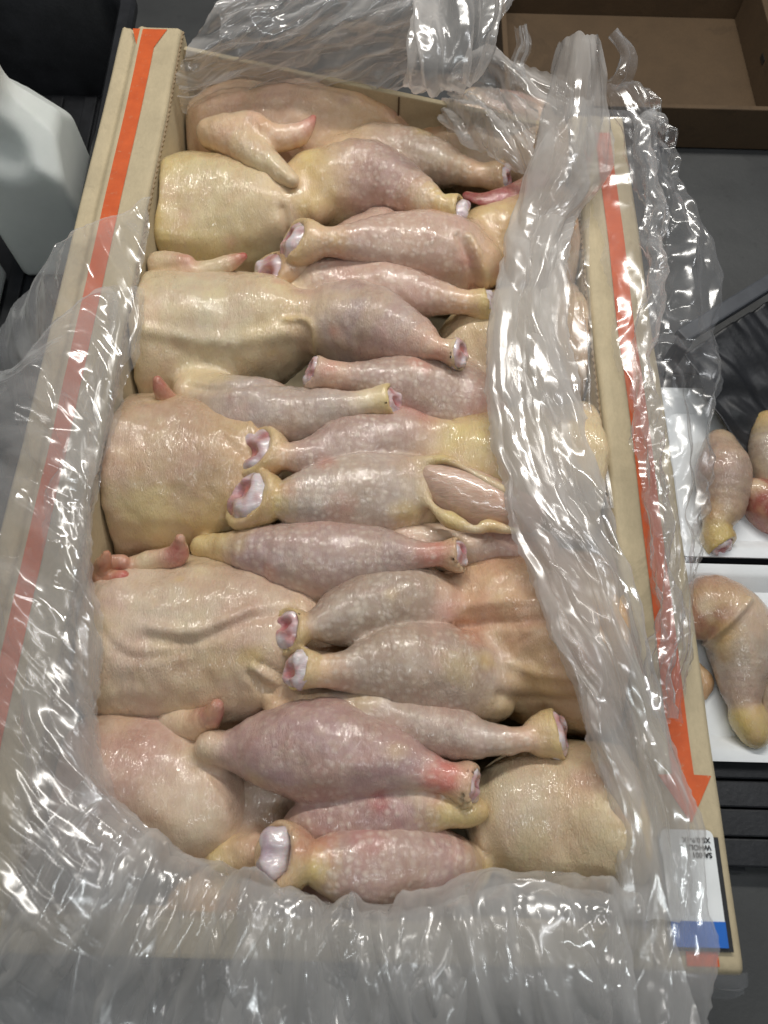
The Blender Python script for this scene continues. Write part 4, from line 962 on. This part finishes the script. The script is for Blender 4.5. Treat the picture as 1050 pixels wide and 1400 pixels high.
film([[(606, 140, .160), (630, 132, .176), (662, 130, .182), (696, 136, .182), (726, 150, .186)],
      [(602, 158, .162), (630, 154, .182), (664, 156, .190), (700, 166, .192), (730, 180, .194)],
      [(608, 178, .158), (636, 182, .176), (668, 190, .184), (704, 206, .188), (730, 216, .190)],
      [(622, 192, .150), (644, 200, .164), (676, 212, .172), (708, 232, .180), (726, 244, .182)]],
     M['film_milky'], 40, .0052, seed=17, curl=(.005, 0, .003, .006), ragged=.005, fold=.010, label='puffed pocket of film over the far right bird', shards=1.2)
film([[(868, 1318, .1835), (910, 1322, .1845), (955, 1328, .1845), (1000, 1330, .1835), (1020, 1328, .176)],
      [(866, 1336, .181), (908, 1340, .182), (953, 1346, .182), (1000, 1348, .180), (1019, 1342, .172)],
      [(864, 1350, .165), (906, 1354, .166), (952, 1358, .166), (996, 1360, .164), (1016, 1354, .158)]],
     M['film_clear'], 5, .0012, seed=18, fold=.008, label='clear tape wrapped round the near right corner', shards=1.2, step=.0009)

# ------------------------------------------------------------------ surroundings
def grid_obj(name, fn, nu, nv, mat, parent):
    V = [fn(i / (nu - 1), j / (nv - 1)) for j in range(nv) for i in range(nu)]
    Q = [(j * nu + i, j * nu + i + 1, (j + 1) * nu + i + 1, (j + 1) * nu + i) for j in range(nv - 1) for i in range(nu - 1)]
    return mesh_obj(name, V, Q, mat, parent)
def rrect(hx, hy, r, n=6):
    out = []
    for cx, cy, a in ((hx - r, hy - r, 0), (-hx + r, hy - r, 90), (-hx + r, -hy + r, 180), (hx - r, -hy + r, 270)):
        for k in range(n + 1):
            t = RAD(a + 90 * k / n); out.append((cx + r * math.cos(t), cy + r * math.sin(t)))
    return out
def tub(name, root, loops, mat):
    """lofted vessel wall from a list of (half x, half y, corner radius, z); closes the last loop"""
    v, f = [], []; n = None
    for hx, hy, r, z in loops:
        L = rrect(hx, hy, r); n = len(L); v += [(x, y, z) for x, y in L]
    for i in range(len(loops) - 1):
        f += [(i * n + k, i * n + (k + 1) % n, (i + 1) * n + (k + 1) % n, (i + 1) * n + k) for k in range(n)]
    f.append(tuple((len(loops) - 1) * n + k for k in range(n)))
    me = bpy.data.meshes.new(name); me.from_pydata(v, [], f); me.materials.append(mat)
    for p in me.polygons: p.use_smooth = len(p.vertices) == 4
    o = bpy.data.objects.new(name, me); link(o, root); 
    md = o.modifiers.new('b', 'EDGE_SPLIT'); md.split_angle = RAD(40)
    return o
# black crate with the jugs, at the left
crate = empty('plastic_crate', (-.507, .618, 0), RAD(2))
tag(crate, 'black plastic crate holding white jugs beyond the left side of the box', 'crate')
tub('shell', crate, [(.205, .245, .03, .0), (.212, .252, .035, .125), (.220, .260, .04, .125), (.220, .260, .04, .133), (.216, .256, .04, .137), (.205, .245, .032, .137), (.200, .240, .03, .130), (.193, .233, .028, .010)], M['black'])
for k in range(9):
    bm = bmesh.new(); box_bm(bm, (-.17 + .0425 * k, 0, .0125), (.016, .45, .005), .0015)
    me = bpy.data.meshes.new('floor_rib'); bm.to_mesh(me); bm.free(); me.materials.append(M['black'])
    link(bpy.data.objects.new('floor_rib', me), crate)
def jug(loc, rz, label):
    root = empty('milk_jug', loc, rz); tag(root, label, 'jug', 'white plastic jugs in the black crate')
    Ri = np.array(Matrix.Rotation(rz, 3, 'Z'))
    def loc_(P): return (P - np.array(loc)) @ Ri
    def rb(q, c, h, r): 
        d = np.abs(q - c) - (np.array(h) - r); return np.linalg.norm(np.maximum(d, 0), axis=1) + np.minimum(d.max(1), 0) - r
    def fun(P):
        q = loc_(P)
        d = rb(q, (0, 0, .103), (.047, .047, .103), .009)
        ax = np.maximum(np.maximum(np.abs(q[:, 0]), np.abs(q[:, 1])), .74 * (np.abs(q[:, 0]) + np.abs(q[:, 1])))
        d = -smin(-d, -(ax - .047 + (q[:, 2] - .160) * .74) * .80, .005)      # sloping shoulders up to the neck
        rr = np.hypot(q[:, 0], q[:, 1]); nk = np.maximum(rr - .018, np.abs(q[:, 2] - .208) - .020); d = smin(d, nk, .008)
        # hand hollow pressed into one shoulder, grip across it
        hole = np.sqrt((q[:, 0] - .004) ** 2 + (q[:, 1] + .060) ** 2 + ((q[:, 2] - .178) * .8) ** 2) - .034
        d = -smin(-d, hole, .010)
        a, b = np.array((-.034, -.020, .192)), np.array((-.040, -.046, .130)); t = np.clip((q - a) @ (b - a) / ((b - a) @ (b - a)), 0, 1)
        bow = np.sin(t * math.pi)[:, None] * np.array((-.002, -.010, .010))
        d = smin(d, np.linalg.norm(q - (a + t[:, None] * (b - a) + bow), axis=1) - .010, .010)
        return d
    c = np.array(loc)
    V, Q = nets(fun, c + (-.085, -.085, -.006), c + (.085, .085, .245), .003)
    for _ in range(2): V = V - grad(fun, V) * fun(V)[:, None] * .8
    mesh_obj('body', V, Q, M['jug'], root)
    def cap(P):
        q = loc_(P); rr = np.hypot(q[:, 0], q[:, 1]); th = np.arctan2(q[:, 1], q[:, 0])
        return np.maximum(rr - .0215 - .0006 * np.sin(th * 40), np.abs(q[:, 2] - .232) - .008)
    V, Q = nets(cap, c + (-.026, -.026, .220), c + (.026, .026, .243), .0012)
    mesh_obj('cap', V, Q, M['foam'], root)
    return root
jug((-.368, .607, .012), RAD(4), 'white plastic jug nearest the box, its grip facing the camera')
jug((-.474, .515, .012), RAD(2), 'white plastic jug at the left edge, mostly out of view')
# open cardboard tray at the upper right
tray = empty('cardboard_tray', (.308, .925, 0))
tag(tray, 'empty shallow brown cardboard tray on the floor behind the chicken box', 'cardboard tray')
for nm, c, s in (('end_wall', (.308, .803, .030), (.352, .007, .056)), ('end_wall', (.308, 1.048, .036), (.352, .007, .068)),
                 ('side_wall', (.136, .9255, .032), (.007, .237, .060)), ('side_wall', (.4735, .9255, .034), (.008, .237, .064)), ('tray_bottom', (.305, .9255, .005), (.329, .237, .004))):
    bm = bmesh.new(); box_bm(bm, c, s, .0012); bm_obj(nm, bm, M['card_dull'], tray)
bm = bmesh.new(); box_bm(bm, (.4692, .915, .040), (.0012, .014, .006), 0); bm_obj('hand_slot', bm, M['ink'], tray)
# dark slatted pallet under the foam trays
pal = empty('plastic_pallet', (.55, .22, 0)); tag(pal, 'black slatted pallet under the white foam trays', 'pallet')
y = -.024
while y < .47:
    bm = bmesh.new(); box_bm(bm, (.58, y + .011, .014), (.62, .0212, .012), .0015)
    o = bm_obj('slat', bm, M['black'], pal); y += .0225
for x in (.28, .55, .86):
    bm = bmesh.new(); box_bm(bm, (x, .222, .004), (.05, .50, .0075)); bm_obj('runner', bm, M['black'], pal)
# foam trays and leg quarters
def foam_tray(x0, x1, y0, y1, label):
    root = empty('foam_tray', ((x0 + x1) / 2, (y0 + y1) / 2, .021)); tag(root, label, 'foam tray', 'white foam trays of chicken legs')
    hx, hy = (x1 - x0) / 2, (y1 - y0) / 2
    tub('shell', root, [(hx - .02, hy - .018, .015, 0), (hx - .004, hy - .004, .018, .015), (hx, hy, .02, .0155), (hx, hy, .02, .018), (hx - .008, hy - .008, .016, .0182), (hx - .012, hy - .012, .014, .016), (hx - .024, hy - .022, .012, .004)], M['foam'])
foam_tray(.262, .55, .236, .418, 'farther white foam tray, holding a red skinless thigh')
foam_tray(.255, .55, .056, .229, 'nearer white foam tray, holding a leg with bare pink thigh')
def quarter(label, body, cut=None, style='cut', spots=(), lines=()):
    c = Chain(body, cut=cut, n=4, k=.008); p = c.D[:, :3].mean(0)
    root = empty('chicken_leg', (float(p[0]), float(p[1]), .03)); tag(root, label, 'chicken leg', 'raw chicken legs on the foam trays')
    flesh('body', [c], M['skin'], root, spots=spots, lines=lines, inbox=False)
    if cut is not None: knuckle(c, root, style)
DG = (.40, .33, .27)
quarter('leftmost chicken leg on the farther foam tray, yellow ankle towards the camera',
        [(985, 612, 24, .062, DG, .4), (990, 645, 36, .070, (.40, .31, .28), .5), (988, 690, 28, .062, (.45, .34, .27), .4), (980, 718, 18, .056, (.55, .42, .22), .1), (983, 738, 24, .057, FAT, 0), (986, 748, 21, .056, FAT, 0)], (.6, -.3, .1), spots=[(968, 700, .05, 20, (.5, .3, .15), .6)])
quarter('yellowish chicken leg at the right edge of the farther foam tray',
        [(1048, 580, 18, .055, FAT, 0), (1046, 606, 22, .060, DG, .4), (1058, 640, 32, .060, DG, .4), (1080, 680, 34, .06, DG, .4)])
quarter('red skinless chicken thigh at the right edge of the farther foam tray',
        [(1032, 672, 18, .056, (.42, .16, .12), 0), (1052, 690, 34, .058, (.36, .10, .085), 0), (1090, 710, 36, .056, (.40, .12, .1), 0)], spots=[(1032, 665, .05, 16, CREAM, .7)], lines=[([(1020, 690, .05), (1050, 712, .055)], 5, .001, (.6, .4, .35), .7)])
quarter('chicken leg on the nearer foam tray with bare pink meat and yellow ankle',
        [(945, 850, 26, .064, (.46, .24, .19), 0), (972, 832, 44, .074, (.50, .28, .22), 0), (1002, 850, 46, .076, PALE, .2), (1012, 892, 40, .070, (.46, .39, .34), .6), (1012, 930, 29, .062, (.48, .37, .33), .6), (1017, 962, 20, .055, (.52, .40, .30), .2), (1024, 985, 25, .056, FAT, 0), (1029, 1000, 21, .054, FAT, 0)],
        spots=[(962, 848, .07, 40, (.40, .17, .13), .9), (985, 880, .07, 28, (.70, .50, .25), .9), (1000, 858, .075, 18, (.70, .52, .28), .7), (968, 826, .075, 16, (.8, .72, .62), .7)],
        lines=[([(968, 895, .06), (985, 868, .07), (1003, 846, .075), (1020, 822, .07)], 5, .003, PALE, .9)])
quarter('loose flap of orange fat beside the carton on the nearer foam tray', [(952, 912, 9, .034, (.60, .40, .22), 0), (962, 932, 12, .035, (.56, .36, .2), 0), (960, 950, 7, .032, (.6, .4, .24), 0)])
quarter('chicken leg at the right edge of the nearer foam tray', [(1062, 870, 26, .05, DG, .4), (1056, 930, 26, .056, DG, .5), (1060, 980, 22, .052, DG, .3)])
# grey rail and black sheet beyond the foam trays
rail = None
a, b = at(930, 462, .085), at(1120, 345, .085); mid = (a + b) / 2; dv = b - a; ang = math.atan2(dv[1], dv[0])
bm = bmesh.new(); box_bm(bm, (0, 0, 0), (float(np.linalg.norm(dv)), .016, .010), .002)
rt = empty('rail', (float(mid[0]), float(mid[1]), .0)); tag(rt, 'straight grey plastic rail slanting across the right edge beyond the foam trays', 'rail')
bmesh.ops.transform(bm, matrix=Matrix.Translation((mid[0], mid[1], .085)) @ Matrix.Rotation(ang, 4, 'Z'), verts=bm.verts); bm_obj('bar', bm, M['grey_rail'], rt)
for f_ in (.06, .94):
    q = a + dv * f_; bm = bmesh.new(); box_bm(bm, (q[0], q[1], .040), (.012, .012, .079), .001); bm_obj('post', bm, M['grey_rail'], rt)
def bag(u, v):
    p0 = a * (1 - u) + b * u; d = np.array((.53, -.85, 0)) ; q = p0 + d * (v * .13 + .012) * np.array((1, 1, 0))
    n = float(noise3(q[0] / .05, q[1] / .03, 0, 77)); n2 = float(noise3((q[0] + q[1]) / .012, q[1] / .04, 3, 78))
    return (q[0], q[1], .030 + .045 * (1 - v) + .010 * n + .004 * n2)
sh = grid_obj('black_sheet', bag, 60, 44, M['black'], None); tag(sh, 'crumpled black plastic sheet between the grey rail and the foam trays', 'plastic sheet')
sm = sh.modifiers.new('thick', 'SOLIDIFY'); sm.thickness = .001
